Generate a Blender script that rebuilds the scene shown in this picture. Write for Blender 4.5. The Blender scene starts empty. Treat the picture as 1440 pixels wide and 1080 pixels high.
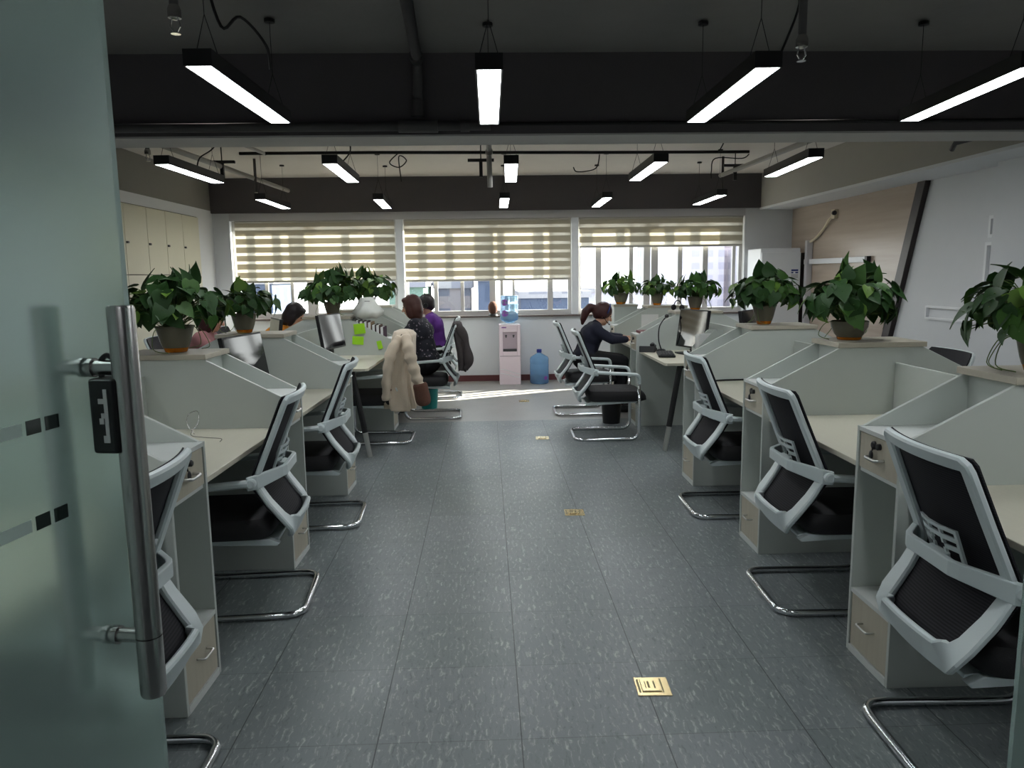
import bpy, bmesh, math, random
from math import sin, cos, pi, radians as R, sqrt
from mathutils import Vector as V, Matrix, Euler, noise as NZ

C = bpy.context.scene.collection
SC = bpy.context.scene

# ------------------------------------------------------------------ materials
def lin(c):
    return c / 12.92 if c <= .04045 else ((c + .055) / 1.055) ** 2.4
def rgb(r, g, b):
    return (lin(r / 255), lin(g / 255), lin(b / 255), 1)
def node_mat(name):
    m = bpy.data.materials.new(name); m.use_nodes = True
    nt = m.node_tree; nt.nodes.clear()
    out = nt.nodes.new('ShaderNodeOutputMaterial')
    return m, nt, out
def N(nt, t, **kw):
    n = nt.nodes.new(t)
    for k, v in kw.items():
        if k in n.inputs: n.inputs[k].default_value = v
        else: setattr(n, k, v)
    return n
def mat(name, col, rough=.5, metal=0., var=.06, scale=8., stretch=(1, 1, 1), bump=0., bscale=60., spec=.5,
        trans=0., alpha=1., ior=1.45, sheen=0., col2=None, coords='Object'):
    m, nt, out = node_mat(name)
    b = N(nt, 'ShaderNodeBsdfPrincipled')
    b.inputs['Roughness'].default_value = rough
    b.inputs['Metallic'].default_value = metal
    b.inputs['Specular IOR Level'].default_value = spec
    b.inputs['Transmission Weight'].default_value = trans
    b.inputs['IOR'].default_value = ior
    if sheen: b.inputs['Sheen Weight'].default_value = sheen
    tc = N(nt, 'ShaderNodeTexCoord'); mp = N(nt, 'ShaderNodeMapping')
    mp.inputs['Scale'].default_value = stretch
    nt.links.new(tc.outputs[coords], mp.inputs[0])
    nz = N(nt, 'ShaderNodeTexNoise'); nz.inputs['Scale'].default_value = scale; nz.inputs['Detail'].default_value = 4
    nt.links.new(mp.outputs[0], nz.inputs['Vector'])
    mx = N(nt, 'ShaderNodeMix', data_type='RGBA')
    c2 = col2 or tuple(min(1, c * (1 + var)) for c in col[:3]) + (1,)
    c1 = col if col2 else tuple(c * (1 - var) for c in col[:3]) + (1,)
    mx.inputs[6].default_value = c1; mx.inputs[7].default_value = c2
    nt.links.new(nz.outputs[0], mx.inputs[0])
    nt.links.new(mx.outputs[2], b.inputs['Base Color'])
    if bump:
        n2 = N(nt, 'ShaderNodeTexNoise'); n2.inputs['Scale'].default_value = bscale; n2.inputs['Detail'].default_value = 3
        nt.links.new(mp.outputs[0], n2.inputs['Vector'])
        bp = N(nt, 'ShaderNodeBump'); bp.inputs['Strength'].default_value = bump; bp.inputs['Distance'].default_value = .01
        nt.links.new(n2.outputs[0], bp.inputs['Height']); nt.links.new(bp.outputs[0], b.inputs['Normal'])
    nt.links.new(b.outputs[0], out.inputs[0])
    return m
def emit(name, col, s):
    m, nt, out = node_mat(name)
    e = N(nt, 'ShaderNodeEmission'); e.inputs[0].default_value = col; e.inputs[1].default_value = s
    nt.links.new(e.outputs[0], out.inputs[0]); return m
def translucent(name, col, tcol, w, clear=0., rough=.6, bands=None):
    m, nt, out = node_mat(name)
    d = N(nt, 'ShaderNodeBsdfDiffuse'); d.inputs[0].default_value = col
    t = N(nt, 'ShaderNodeBsdfTranslucent'); t.inputs[0].default_value = tcol
    tc = N(nt, 'ShaderNodeTexCoord'); nz = N(nt, 'ShaderNodeTexNoise'); nz.inputs['Scale'].default_value = 40
    nt.links.new(tc.outputs['Object'], nz.inputs['Vector'])
    mr = N(nt, 'ShaderNodeMapRange'); mr.inputs[3].default_value = w - .03; mr.inputs[4].default_value = w + .03
    nt.links.new(nz.outputs[0], mr.inputs[0])
    a = N(nt, 'ShaderNodeMixShader'); nt.links.new(mr.outputs[0], a.inputs[0])
    nt.links.new(d.outputs[0], a.inputs[1]); nt.links.new(t.outputs[0], a.inputs[2])
    last = a
    if clear:
        tr = N(nt, 'ShaderNodeBsdfTransparent'); b = N(nt, 'ShaderNodeMixShader'); b.inputs[0].default_value = clear
        nt.links.new(a.outputs[0], b.inputs[1]); nt.links.new(tr.outputs[0], b.inputs[2]); last = b
    nt.links.new(last.outputs[0], out.inputs[0]); return m
def pane_mat(name, tint=(.96, .98, .97, 1), refl=.9):
    m, nt, out = node_mat(name)
    t = N(nt, 'ShaderNodeBsdfTransparent'); t.inputs[0].default_value = tint
    g = N(nt, 'ShaderNodeBsdfGlossy'); g.inputs['Roughness'].default_value = .02
    mx = N(nt, 'ShaderNodeMixShader'); mx.inputs[0].default_value = .05
    nt.links.new(t.outputs[0], mx.inputs[1]); nt.links.new(g.outputs[0], mx.inputs[2])
    nt.links.new(mx.outputs[0], out.inputs[0]); return m
def frosted_mat():
    m, nt, out = node_mat('frosted_glass')
    g = N(nt, 'ShaderNodeBsdfPrincipled'); g.inputs['Base Color'].default_value = (.74, .90, .84, 1)
    g.inputs['Transmission Weight'].default_value = 1; g.inputs['Roughness'].default_value = .25; g.inputs['IOR'].default_value = 1.22
    t = N(nt, 'ShaderNodeBsdfTranslucent'); t.inputs[0].default_value = (.62, .76, .72, 1)
    d = N(nt, 'ShaderNodeBsdfDiffuse'); d.inputs[0].default_value = (.50, .62, .59, 1)
    tc = N(nt, 'ShaderNodeTexCoord'); nz = N(nt, 'ShaderNodeTexNoise'); nz.inputs['Scale'].default_value = 3
    nt.links.new(tc.outputs['Object'], nz.inputs['Vector'])
    mr = N(nt, 'ShaderNodeMapRange'); mr.inputs[3].default_value = .45; mr.inputs[4].default_value = .55
    nt.links.new(nz.outputs[0], mr.inputs[0])
    a = N(nt, 'ShaderNodeMixShader'); a.inputs[0].default_value = .5
    nt.links.new(mr.outputs[0], a.inputs[0])
    nt.links.new(t.outputs[0], a.inputs[1]); nt.links.new(d.outputs[0], a.inputs[2])
    b = N(nt, 'ShaderNodeMixShader'); b.inputs[0].default_value = .82
    nt.links.new(a.outputs[0], b.inputs[1]); nt.links.new(g.outputs[0], b.inputs[2])
    nt.links.new(b.outputs[0], out.inputs[0]); return m
def math_node(nt, op, a, b=None, c=None):
    n = nt.nodes.new('ShaderNodeMath'); n.operation = op
    for i, x in enumerate((a, b, c)):
        if x is None: continue
        if isinstance(x, (int, float)): n.inputs[i].default_value = x
        else: nt.links.new(x, n.inputs[i])
    return n.outputs[0]
def floor_mat():
    m, nt, out = node_mat('vinyl_tile')
    b = N(nt, 'ShaderNodeBsdfPrincipled'); tc = N(nt, 'ShaderNodeTexCoord'); sx = N(nt, 'ShaderNodeSeparateXYZ')
    P = tc.outputs['Object']; nt.links.new(P, sx.inputs[0])
    # flecks: short pale strokes running along the room
    mp = N(nt, 'ShaderNodeMapping'); mp.inputs['Scale'].default_value = (78, 17, 1); mp.inputs['Rotation'].default_value = (0, 0, R(-7))
    nt.links.new(P, mp.inputs[0])
    wob = N(nt, 'ShaderNodeTexNoise'); wob.inputs['Scale'].default_value = 22; nt.links.new(P, wob.inputs['Vector'])
    va = N(nt, 'ShaderNodeVectorMath', operation='MULTIPLY_ADD'); va.inputs[1].default_value = (2.2, 2.2, 0)
    nt.links.new(wob.outputs['Color'], va.inputs[0]); nt.links.new(mp.outputs[0], va.inputs[2])
    n1 = N(nt, 'ShaderNodeTexNoise'); n1.inputs['Scale'].default_value = 1; n1.inputs['Detail'].default_value = 2; n1.inputs['Roughness'].default_value = .6
    nt.links.new(va.outputs[0], n1.inputs['Vector'])
    fl = N(nt, 'ShaderNodeMapRange'); fl.inputs[1].default_value = .56; fl.inputs[2].default_value = .74
    nt.links.new(n1.outputs[0], fl.inputs[0])
    dk = N(nt, 'ShaderNodeMapRange'); dk.inputs[1].default_value = .42; dk.inputs[2].default_value = .25
    nt.links.new(n1.outputs[0], dk.inputs[0])
    # per tile tint
    tx = math_node(nt, 'DIVIDE', math_node(nt, 'ADD', sx.outputs[0], .405), .5)
    ty = math_node(nt, 'DIVIDE', math_node(nt, 'SUBTRACT', sx.outputs[1], 2.415), .5)
    fx = math_node(nt, 'FRACT', tx); fy = math_node(nt, 'FRACT', ty)
    cmb = N(nt, 'ShaderNodeCombineXYZ'); nt.links.new(math_node(nt, 'FLOOR', tx), cmb.inputs[0]); nt.links.new(math_node(nt, 'FLOOR', ty), cmb.inputs[1])
    wn = N(nt, 'ShaderNodeTexWhiteNoise', noise_dimensions='2D'); nt.links.new(cmb.outputs[0], wn.inputs['Vector'])
    base = N(nt, 'ShaderNodeMix', data_type='RGBA'); base.inputs[6].default_value = rgb(112, 120, 120); base.inputs[7].default_value = rgb(118, 124, 126)
    nt.links.new(wn.outputs[0], base.inputs[0])
    m1 = N(nt, 'ShaderNodeMix', data_type='RGBA'); m1.inputs[7].default_value = rgb(92, 100, 101)
    nt.links.new(dk.outputs[0], m1.inputs[0]); nt.links.new(base.outputs[2], m1.inputs[6])
    m2 = N(nt, 'ShaderNodeMix', data_type='RGBA'); m2.inputs[7].default_value = rgb(176, 180, 176)
    nt.links.new(math_node(nt, 'MULTIPLY', fl.outputs[0], .8), m2.inputs[0]); nt.links.new(m1.outputs[2], m2.inputs[6])
    # seams
    dx = math_node(nt, 'MINIMUM', fx, math_node(nt, 'SUBTRACT', 1, fx)); dy = math_node(nt, 'MINIMUM', fy, math_node(nt, 'SUBTRACT', 1, fy))
    sxm = math_node(nt, 'MULTIPLY', math_node(nt, 'LESS_THAN', dx, .0042), .8); sym = math_node(nt, 'MULTIPLY', math_node(nt, 'LESS_THAN', dy, .0032), .45)
    sm = math_node(nt, 'MAXIMUM', sxm, sym)
    m3 = N(nt, 'ShaderNodeMix', data_type='RGBA'); m3.inputs[7].default_value = rgb(38, 42, 44)
    nt.links.new(sm, m3.inputs[0]); nt.links.new(m2.outputs[2], m3.inputs[6])
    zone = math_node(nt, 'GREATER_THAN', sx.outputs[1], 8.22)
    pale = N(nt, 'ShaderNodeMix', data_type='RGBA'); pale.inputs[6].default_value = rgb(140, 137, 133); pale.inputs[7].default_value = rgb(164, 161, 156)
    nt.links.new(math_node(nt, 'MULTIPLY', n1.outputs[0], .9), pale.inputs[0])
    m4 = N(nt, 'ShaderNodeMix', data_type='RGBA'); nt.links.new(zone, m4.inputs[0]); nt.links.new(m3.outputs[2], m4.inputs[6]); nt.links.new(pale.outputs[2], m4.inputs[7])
    nt.links.new(m4.outputs[2], b.inputs['Base Color'])
    # scuffed gloss
    n3 = N(nt, 'ShaderNodeTexNoise'); n3.inputs['Scale'].default_value = 1.6; n3.inputs['Detail'].default_value = 5
    nt.links.new(P, n3.inputs['Vector'])
    rr = N(nt, 'ShaderNodeMapRange'); rr.inputs[1].default_value = .1; rr.inputs[2].default_value = .9; rr.inputs[3].default_value = .26; rr.inputs[4].default_value = .46
    nt.links.new(n3.outputs[0], rr.inputs[0]); nt.links.new(rr.outputs[0], b.inputs['Roughness'])
    b.inputs['Specular IOR Level'].default_value = .45
    bp = N(nt, 'ShaderNodeBump'); bp.inputs['Strength'].default_value = .12; bp.inputs['Distance'].default_value = .004
    nt.links.new(n1.outputs[0], bp.inputs['Height']); nt.links.new(bp.outputs[0], b.inputs['Normal'])
    nt.links.new(b.outputs[0], out.inputs[0]); return m
def wood_mat(name, a, b_, vertical=True, rough=.5, axis=2, sc=14, spec=.4):
    st = [sc, sc, sc]; st[axis] = sc * .06
    return mat(name, a, rough, scale=1.5, stretch=tuple(st), col2=b_, spec=spec)
def mesh_fabric():
    m, nt, out = node_mat('black_mesh')
    b = N(nt, 'ShaderNodeBsdfPrincipled'); b.inputs['Roughness'].default_value = .75; b.inputs['Specular IOR Level'].default_value = .25
    tc = N(nt, 'ShaderNodeTexCoord'); w = N(nt, 'ShaderNodeTexWave'); w.inputs['Scale'].default_value = 38; w.bands_direction = 'Z'; w.inputs['Distortion'].default_value = .4
    nt.links.new(tc.outputs['Object'], w.inputs['Vector'])
    mx = N(nt, 'ShaderNodeMix', data_type='RGBA'); mx.inputs[6].default_value = (.006, .006, .008, 1); mx.inputs[7].default_value = (.022, .021, .026, 1)
    nt.links.new(w.outputs[0], mx.inputs[0]); nt.links.new(mx.outputs[2], b.inputs['Base Color'])
    nt.links.new(b.outputs[0], out.inputs[0]); return m
def floral_mat():
    m, nt, out = node_mat('floral_cloth')
    b = N(nt, 'ShaderNodeBsdfPrincipled'); b.inputs['Roughness'].default_value = .85
    tc = N(nt, 'ShaderNodeTexCoord'); v = N(nt, 'ShaderNodeTexVoronoi'); v.inputs['Scale'].default_value = 26
    nt.links.new(tc.outputs['Object'], v.inputs['Vector'])
    mr = N(nt, 'ShaderNodeMapRange'); mr.inputs[1].default_value = .22; mr.inputs[2].default_value = .30; mr.inputs[3].default_value = 1; mr.inputs[4].default_value = 0
    nt.links.new(v.outputs['Distance'], mr.inputs[0])
    mx = N(nt, 'ShaderNodeMix', data_type='RGBA'); mx.inputs[6].default_value = (.012, .012, .020, 1); mx.inputs[7].default_value = (.20, .17, .20, 1)
    nt.links.new(mr.outputs[0], mx.inputs[0]); nt.links.new(mx.outputs[2], b.inputs['Base Color'])
    nt.links.new(b.outputs[0], out.inputs[0]); return m
def facade_mat(name, wall, glass, sx, sz):
    m, nt, out = node_mat(name)
    b = N(nt, 'ShaderNodeBsdfPrincipled'); b.inputs['Roughness'].default_value = .8; b.inputs['Specular IOR Level'].default_value = .1
    tc = N(nt, 'ShaderNodeTexCoord'); s = N(nt, 'ShaderNodeSeparateXYZ'); nt.links.new(tc.outputs['Object'], s.inputs[0])
    u = math_node(nt, 'FRACT', math_node(nt, 'DIVIDE', math_node(nt, 'ADD', s.outputs[0], s.outputs[1]), sx)); v = math_node(nt, 'FRACT', math_node(nt, 'DIVIDE', s.outputs[2], sz))
    a = math_node(nt, 'MULTIPLY', math_node(nt, 'GREATER_THAN', u, .38), math_node(nt, 'GREATER_THAN', v, .45))
    mx = N(nt, 'ShaderNodeMix', data_type='RGBA'); mx.inputs[6].default_value = wall; mx.inputs[7].default_value = glass
    nt.links.new(a, mx.inputs[0]); nt.links.new(mx.outputs[2], b.inputs['Base Color'])
    nt.links.new(b.outputs[0], out.inputs[0]); return m

M = {}
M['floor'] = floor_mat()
M['white_wall'] = mat('white_wall', rgb(212, 214, 216), .7, var=.02, bump=.05)
M['header'] = mat('pale_grey_wall', rgb(196, 194, 196), .75, var=.02)
M['ceil'] = mat('grey_ceiling', rgb(124, 122, 120), .9, var=.05, bump=.2, bscale=25)
M['beam'] = mat('charcoal_beam', rgb(84, 80, 82), .85, var=.05, bump=.1)
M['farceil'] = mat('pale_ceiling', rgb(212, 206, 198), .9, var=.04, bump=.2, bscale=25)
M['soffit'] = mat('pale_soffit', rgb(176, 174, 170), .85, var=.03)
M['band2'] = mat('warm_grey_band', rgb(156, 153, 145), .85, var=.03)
M['band'] = mat('grey_band', rgb(126, 124, 118), .85, var=.03)
M['laminate'] = mat('grey_laminate', rgb(186, 192, 186), .42, var=.015)
M['edge'] = mat('white_edge_laminate', rgb(205, 209, 205), .4, var=.015)
M['desktop'] = mat('cream_desktop', rgb(204, 200, 182), .38, var=.03, scale=3, stretch=(20, 1.5, 1))
M['front'] = wood_mat('pale_wood_front', rgb(172, 165, 147), rgb(192, 186, 168), sc=22)
M['capwood'] = wood_mat('shelf_wood', rgb(164, 158, 142), rgb(184, 178, 162), axis=0, sc=16)
M['chrome'] = mat('chrome', (.72, .73, .75, 1), .14, 1., var=.02)
M['steel'] = mat('brushed_steel', (.42, .41, .40, 1), .26, 1., var=.06, scale=30, stretch=(8, 8, .2))
M['wplastic'] = mat('pale_plastic', rgb(202, 212, 212), .38, var=.015)
M['mesh'] = mesh_fabric()
M['cushion'] = mat('black_cushion', rgb(34, 33, 35), .7, var=.1, scale=60, bump=.15, bscale=250)
M['black'] = mat('black_plastic', rgb(24, 24, 26), .4, var=.05)
M['blackmatte'] = mat('black_metal', rgb(20, 20, 22), .45, var=.05)
M['silver'] = mat('silver_metal', (.62, .62, .60, 1), .3, 1., var=.03)
M['screen'] = mat('screen_glass', rgb(14, 15, 18), .06, var=.02, spec=.9)
M['darkgrey'] = mat('dark_grey_plastic', rgb(58, 58, 60), .5, var=.05)
M['panel_light'] = emit('lamp_diffuser', (.93, .97, 1, 1), 25.)
M['frost'] = frosted_mat()
M['film'] = mat('film_stripe', rgb(206, 224, 216), .4, var=.03)
M['clearsq'] = mat('clear_square', rgb(34, 46, 44), .08, var=.05, spec=.7)
M['pane'] = pane_mat('window_pane')
M['winframe'] = mat('window_frame', rgb(188, 186, 184), .45, var=.02)
M['blind'] = translucent('blind_band', rgb(190, 184, 166), rgb(196, 188, 168), .26)
M['sheer'] = translucent('blind_sheer', rgb(220, 216, 204), rgb(236, 230, 216), .36, clear=.12)
M['rail'] = mat('blind_rail', rgb(180, 176, 166), .4, var=.02)
M['sill'] = mat('stone_sill', rgb(120, 108, 102), .3, col2=rgb(70, 60, 58), scale=40)
M['base'] = mat('maroon_baseboard', rgb(92, 48, 50), .4, var=.1)
M['cupboard'] = mat('cream_cupboard', rgb(204, 200, 178), .4, var=.015)
M['cupgap'] = mat('cupboard_carcass', rgb(96, 92, 80), .6, var=.05)
M['woodpanel'] = wood_mat('grey_wood_panel', rgb(150, 132, 116), rgb(184, 172, 158), axis=1, rough=.28, sc=9, spec=.6)
M['darkstrip'] = mat('dark_strip', rgb(44, 36, 36), .4, var=.1)
M['leaf'] = [mat('leaf_green_%s' % t, rgb(*c), .5, var=.25, scale=14, spec=.3) for t, c in
             (('deep', (36, 66, 28)), ('mid', (54, 88, 34)), ('bright', (88, 120, 44)))]
M['stem'] = mat('plant_stem', rgb(84, 104, 50), .6, var=.15)
M['pot'] = mat('smoky_pot', rgb(112, 108, 92), .22, var=.08, trans=.2, spec=.5)
M['amber'] = mat('amber_reservoir', rgb(190, 112, 30), .12, var=.25, scale=20, trans=.35)
M['soil'] = mat('potting_soil', rgb(48, 36, 28), .95, var=.3, scale=60)
M['brass'] = mat('brass', (.62, .50, .27, 1), .26, 1., var=.1)
M['brassdark'] = mat('brass_recess', (.20, .16, .08, 1), .35, 1., var=.1)
M['cooler'] = mat('pinkish_white_plastic', rgb(222, 206, 212), .35, var=.015)
M['coolgrey'] = mat('cooler_recess', rgb(176, 160, 168), .45, var=.03)
M['waterblue'] = mat('blue_water_bottle', rgb(196, 226, 244), .08, var=.04, trans=.7, ior=1.15)
M['waterblue2'] = mat('blue_empty_bottle', rgb(150, 194, 232), .08, var=.05, trans=.65, ior=1.12)
M['purple'] = mat('purple_label', rgb(122, 62, 142), .5, var=.1)
M['bluecap'] = mat('blue_cap', rgb(30, 44, 120), .4, var=.05)
M['paper'] = mat('white_paper', rgb(226, 226, 224), .8, var=.02)
M['lime'] = mat('lime_note', rgb(160, 220, 40), .7, var=.05)
M['teal'] = mat('teal_plastic', rgb(36, 138, 134), .4, var=.05)
M['bagwhite'] = mat('white_plastic_bag', rgb(216, 218, 210), .4, var=.05, bump=.3, bscale=20)
M['coat'] = mat('beige_coat', rgb(208, 192, 170), .9, var=.08, scale=12, bump=.3, bscale=30, sheen=.3)
M['brownfur'] = mat('brown_lining', rgb(96, 66, 54), .95, var=.2, scale=40, bump=.4, bscale=90)
M['jacket'] = mat('grey_jacket', rgb(72, 66, 66), .9, var=.2, scale=14, bump=.4, bscale=30)
M['skin'] = mat('skin', rgb(206, 160, 134), .5, var=.05)
M['hairblack'] = mat('black_hair', rgb(32, 24, 26), .45, var=.3, scale=30, stretch=(1, 1, .2))
M['hairbrown'] = mat('brown_hair', rgb(70, 38, 30), .45, var=.35, scale=30, stretch=(1, 1, .2))
M['hairred'] = mat('auburn_hair', rgb(62, 28, 28), .45, var=.35, scale=30, stretch=(1, 1, .2))
M['navy'] = mat('navy_cloth', rgb(30, 32, 48), .9, var=.1, scale=20)
M['purpleshirt'] = mat('purple_cloth', rgb(92, 44, 128), .85, var=.1, scale=12)
M['darktrouser'] = mat('black_cloth', rgb(22, 22, 26), .9, var=.1)
M['orange'] = mat('orange_cloth', rgb(206, 132, 40), .9, var=.1, scale=12)
M['pinkcloth'] = mat('dusty_pink_cloth', rgb(150, 104, 104), .9, var=.1)
M['floral'] = floral_mat()
M['eye'] = mat('eye_dark', rgb(20, 16, 16), .2)
M['lips'] = mat('lips', rgb(160, 90, 84), .5)
M['whitepaint'] = mat('white_enamel', rgb(226, 228, 230), .35, var=.015)
M['pipe'] = mat('grey_pipe', rgb(150, 146, 140), .5, var=.06)
M['pipedark'] = mat('dark_pipe', rgb(70, 68, 68), .5, var=.06)
M['cable'] = mat('black_cable', rgb(22, 20, 20), .6, var=.05)
M['yellowpipe'] = mat('ivory_hose', rgb(206, 196, 170), .5, var=.05)
M['logo'] = mat('logo_blue', rgb(44, 60, 120), .5)
M['redbox'] = mat('dark_red_plastic', rgb(96, 24, 28), .5, var=.05)
M['books'] = [mat('book_%s' % n, rgb(*c), .7, var=.06) for n, c in (('plum', (62, 34, 52)), ('brown', (82, 58, 44)), ('black', (30, 28, 32)), ('tan', (150, 120, 86)))]
M['asphalt'] = mat('far_ground', rgb(112, 112, 114), .9, var=.1, scale=.05)
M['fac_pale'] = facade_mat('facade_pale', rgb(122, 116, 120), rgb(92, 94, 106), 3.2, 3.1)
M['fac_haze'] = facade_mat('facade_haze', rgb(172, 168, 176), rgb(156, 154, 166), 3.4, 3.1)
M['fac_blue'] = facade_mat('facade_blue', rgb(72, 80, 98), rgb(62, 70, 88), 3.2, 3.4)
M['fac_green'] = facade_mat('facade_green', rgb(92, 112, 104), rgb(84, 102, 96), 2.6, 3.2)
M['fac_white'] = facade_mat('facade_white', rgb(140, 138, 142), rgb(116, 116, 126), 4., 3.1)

# ------------------------------------------------------------------ mesh helpers
class MB:
    def __init__(s): s.v = []; s.f = []
    def add(s, vs, fs, mtx=None):
        b = len(s.v)
        s.v += [tuple(mtx @ V(p)) if mtx else tuple(p) for p in vs]
        s.f += [tuple(b + i for i in f) for f in fs]; return s
    def box(s, lo, hi, mtx=None):
        x0, y0, z0 = lo; x1, y1, z1 = hi
        vs = [(x0, y0, z0), (x1, y0, z0), (x1, y1, z0), (x0, y1, z0), (x0, y0, z1), (x1, y0, z1), (x1, y1, z1), (x0, y1, z1)]
        return s.add(vs, [(3, 2, 1, 0), (4, 5, 6, 7), (0, 1, 5, 4), (1, 2, 6, 5), (2, 3, 7, 6), (3, 0, 4, 7)], mtx)
    def prism(s, poly, a, b, axis='y', mtx=None):
        # poly of 2-D points extruded from a to b along axis
        def P(p, t):
            return {'y': (p[0], t, p[1]), 'x': (t, p[0], p[1]), 'z': (p[0], p[1], t)}[axis]
        n = len(poly); vs = [P(p, a) for p in poly] + [P(p, b) for p in poly]
        fs = [tuple(range(n - 1, -1, -1)), tuple(range(n, 2 * n))] + [(i, (i + 1) % n, n + (i + 1) % n, n + i) for i in range(n)]
        return s.add(vs, fs, mtx)
    def lathe(s, prof, seg=20, mtx=None, cap=True):
        vs, fs = [], []
        for r, z in prof:
            for k in range(seg):
                a = 2 * pi * k / seg; vs.append((r * cos(a), r * sin(a), z))
        n = len(prof)
        for i in range(n - 1):
            for k in range(seg):
                fs.append((i * seg + k, i * seg + (k + 1) % seg, (i + 1) * seg + (k + 1) % seg, (i + 1) * seg + k))
        if cap:
            fs.append(tuple(range(seg - 1, -1, -1))); fs.append(tuple((n - 1) * seg + k for k in range(seg)))
        return s.add(vs, fs, mtx)
    def tube(s, pts, r, seg=10, closed=False, mtx=None, flat=1.):
        pts = [V(p) for p in pts]; n = len(pts); vs, fs = [], []
        rr = r if isinstance(r, (list, tuple)) else [r] * n
        up = None
        for i, p in enumerate(pts):
            a = pts[(i - 1) % n] if (closed or i > 0) else pts[i]; b = pts[(i + 1) % n] if (closed or i < n - 1) else pts[i]
            t = (b - a).normalized()
            if up is None:
                up = V((0, 0, 1)) if abs(t.z) < .9 else V((1, 0, 0))
            u = (up - t * up.dot(t)).normalized(); w = t.cross(u); up = u
            for k in range(seg):
                ang = 2 * pi * k / seg
                vs.append(p + u * cos(ang) * rr[i] * flat + w * sin(ang) * rr[i])
        m = n if closed else n - 1
        for i in range(m):
            j = (i + 1) % n
            for k in range(seg):
                fs.append((i * seg + k, i * seg + (k + 1) % seg, j * seg + (k + 1) % seg, j * seg + k))
        if not closed:
            fs.append(tuple(range(seg - 1, -1, -1))); fs.append(tuple((n - 1) * seg + k for k in range(seg)))
        return s.add(vs, fs, mtx)
    def sweep(s, pts, nrm, wid, thk, closed=True):
        # flat bar following pts; nrm = face normal at each point; width lies across, in the sheet
        pts = [V(p) for p in pts]; nrm = [V(q).normalized() for q in nrm]; n = len(pts); vs, fs = [], []
        for i, p in enumerate(pts):
            a = pts[(i - 1) % n] if (closed or i > 0) else p; b = pts[(i + 1) % n] if (closed or i < n - 1) else p
            t = (b - a).normalized(); q = nrm[i]; bi = t.cross(q).normalized(); q = bi.cross(t).normalized()
            w = wid[i] / 2 if isinstance(wid, (list, tuple)) else wid / 2; h = thk / 2; c = min(w, h) * .55
            for x, y in ((w, h - c), (w - c, h), (-w + c, h), (-w, h - c), (-w, -h + c), (-w + c, -h), (w - c, -h), (w, -h + c)):
                vs.append(p + bi * x + q * y)
        m = n if closed else n - 1
        for i in range(m):
            j = (i + 1) % n
            for k in range(8): fs.append((i * 8 + k, i * 8 + (k + 1) % 8, j * 8 + (k + 1) % 8, j * 8 + k))
        if not closed:
            fs.append(tuple(range(7, -1, -1))); fs.append(tuple((n - 1) * 8 + k for k in range(8)))
        return s.add(vs, fs)
    def ball(s, c, r, seg=14, rings=9, mtx=None):
        rx, ry, rz = r if isinstance(r, (list, tuple)) else (r, r, r); vs, fs = [], []
        vs.append((c[0], c[1], c[2] - rz))
        for i in range(1, rings):
            a = -pi / 2 + pi * i / rings
            for k in range(seg):
                b = 2 * pi * k / seg; vs.append((c[0] + rx * cos(a) * cos(b), c[1] + ry * cos(a) * sin(b), c[2] + rz * sin(a)))
        vs.append((c[0], c[1], c[2] + rz)); L = len(vs) - 1
        for k in range(seg): fs.append((0, 1 + (k + 1) % seg, 1 + k)); fs.append((L, 1 + (rings - 2) * seg + k, 1 + (rings - 2) * seg + (k + 1) % seg))
        for i in range(rings - 2):
            for k in range(seg):
                a = 1 + i * seg; fs.append((a + k, a + (k + 1) % seg, a + seg + (k + 1) % seg, a + seg + k))
        return s.add(vs, fs, mtx)
    def caps(s, a, b, ra, rb, seg=12):
        # tapered capsule
        a, b = V(a), V(b); d = b - a; L = d.length
        q = V((0, 0, 1)).rotation_difference(d.normalized()).to_matrix().to_4x4() if L > 1e-6 else Matrix()
        prof = []
        for i in range(1, 5): t = -pi / 2 + pi / 2 * i / 4; prof.append((ra * cos(t), ra * sin(t)))
        for i in range(0, 4): t = pi / 2 * i / 4; prof.append((rb * cos(t), L + rb * sin(t)))
        return s.lathe(prof, seg, Matrix.Translation(a) @ q)
    def loft(s, rings, cap=True):
        n = len(rings[0]); vs = [p for r in rings for p in r]; fs = []
        for i in range(len(rings) - 1):
            for k in range(n): fs.append((i * n + k, i * n + (k + 1) % n, (i + 1) * n + (k + 1) % n, (i + 1) * n + k))
        if cap: fs.append(tuple(range(n - 1, -1, -1))); fs.append(tuple((len(rings) - 1) * n + k for k in range(n)))
        return s.add(vs, fs)
    def build(s, name, m, parent=None, smooth=False, bevel=0., bseg=2, remesh=0., relax=0):
        me = bpy.data.meshes.new(name); me.from_pydata(s.v, [], s.f); me.update()
        bm = bmesh.new(); bm.from_mesh(me); bmesh.ops.recalc_face_normals(bm, faces=bm.faces); bm.to_mesh(me); bm.free()
        me.materials.append(m)
        o = bpy.data.objects.new(name, me); C.objects.link(o)
        if remesh:
            md = o.modifiers.new('r', 'REMESH'); md.mode = 'VOXEL'; md.voxel_size = remesh; md.use_smooth_shade = True
            if relax: sm = o.modifiers.new('s', 'SMOOTH'); sm.iterations = relax; sm.factor = .5
            dg = bpy.context.evaluated_depsgraph_get(); me2 = bpy.data.meshes.new_from_object(o.evaluated_get(dg))
            o.modifiers.clear(); o.data = me2; bpy.data.meshes.remove(me); me = me2; me.name = name
            if not me.materials: me.materials.append(m)
            smooth = True
        if smooth:
            me.polygons.foreach_set('use_smooth', [True] * len(me.polygons))
            if smooth == 'auto': me.set_sharp_from_angle(angle=R(35))
        if bevel:
            b = o.modifiers.new('Bevel', 'BEVEL'); b.width = bevel; b.segments = bseg; b.limit_method = 'ANGLE'; b.angle_limit = R(40)
        if parent: o.parent = parent
        return o

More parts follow.
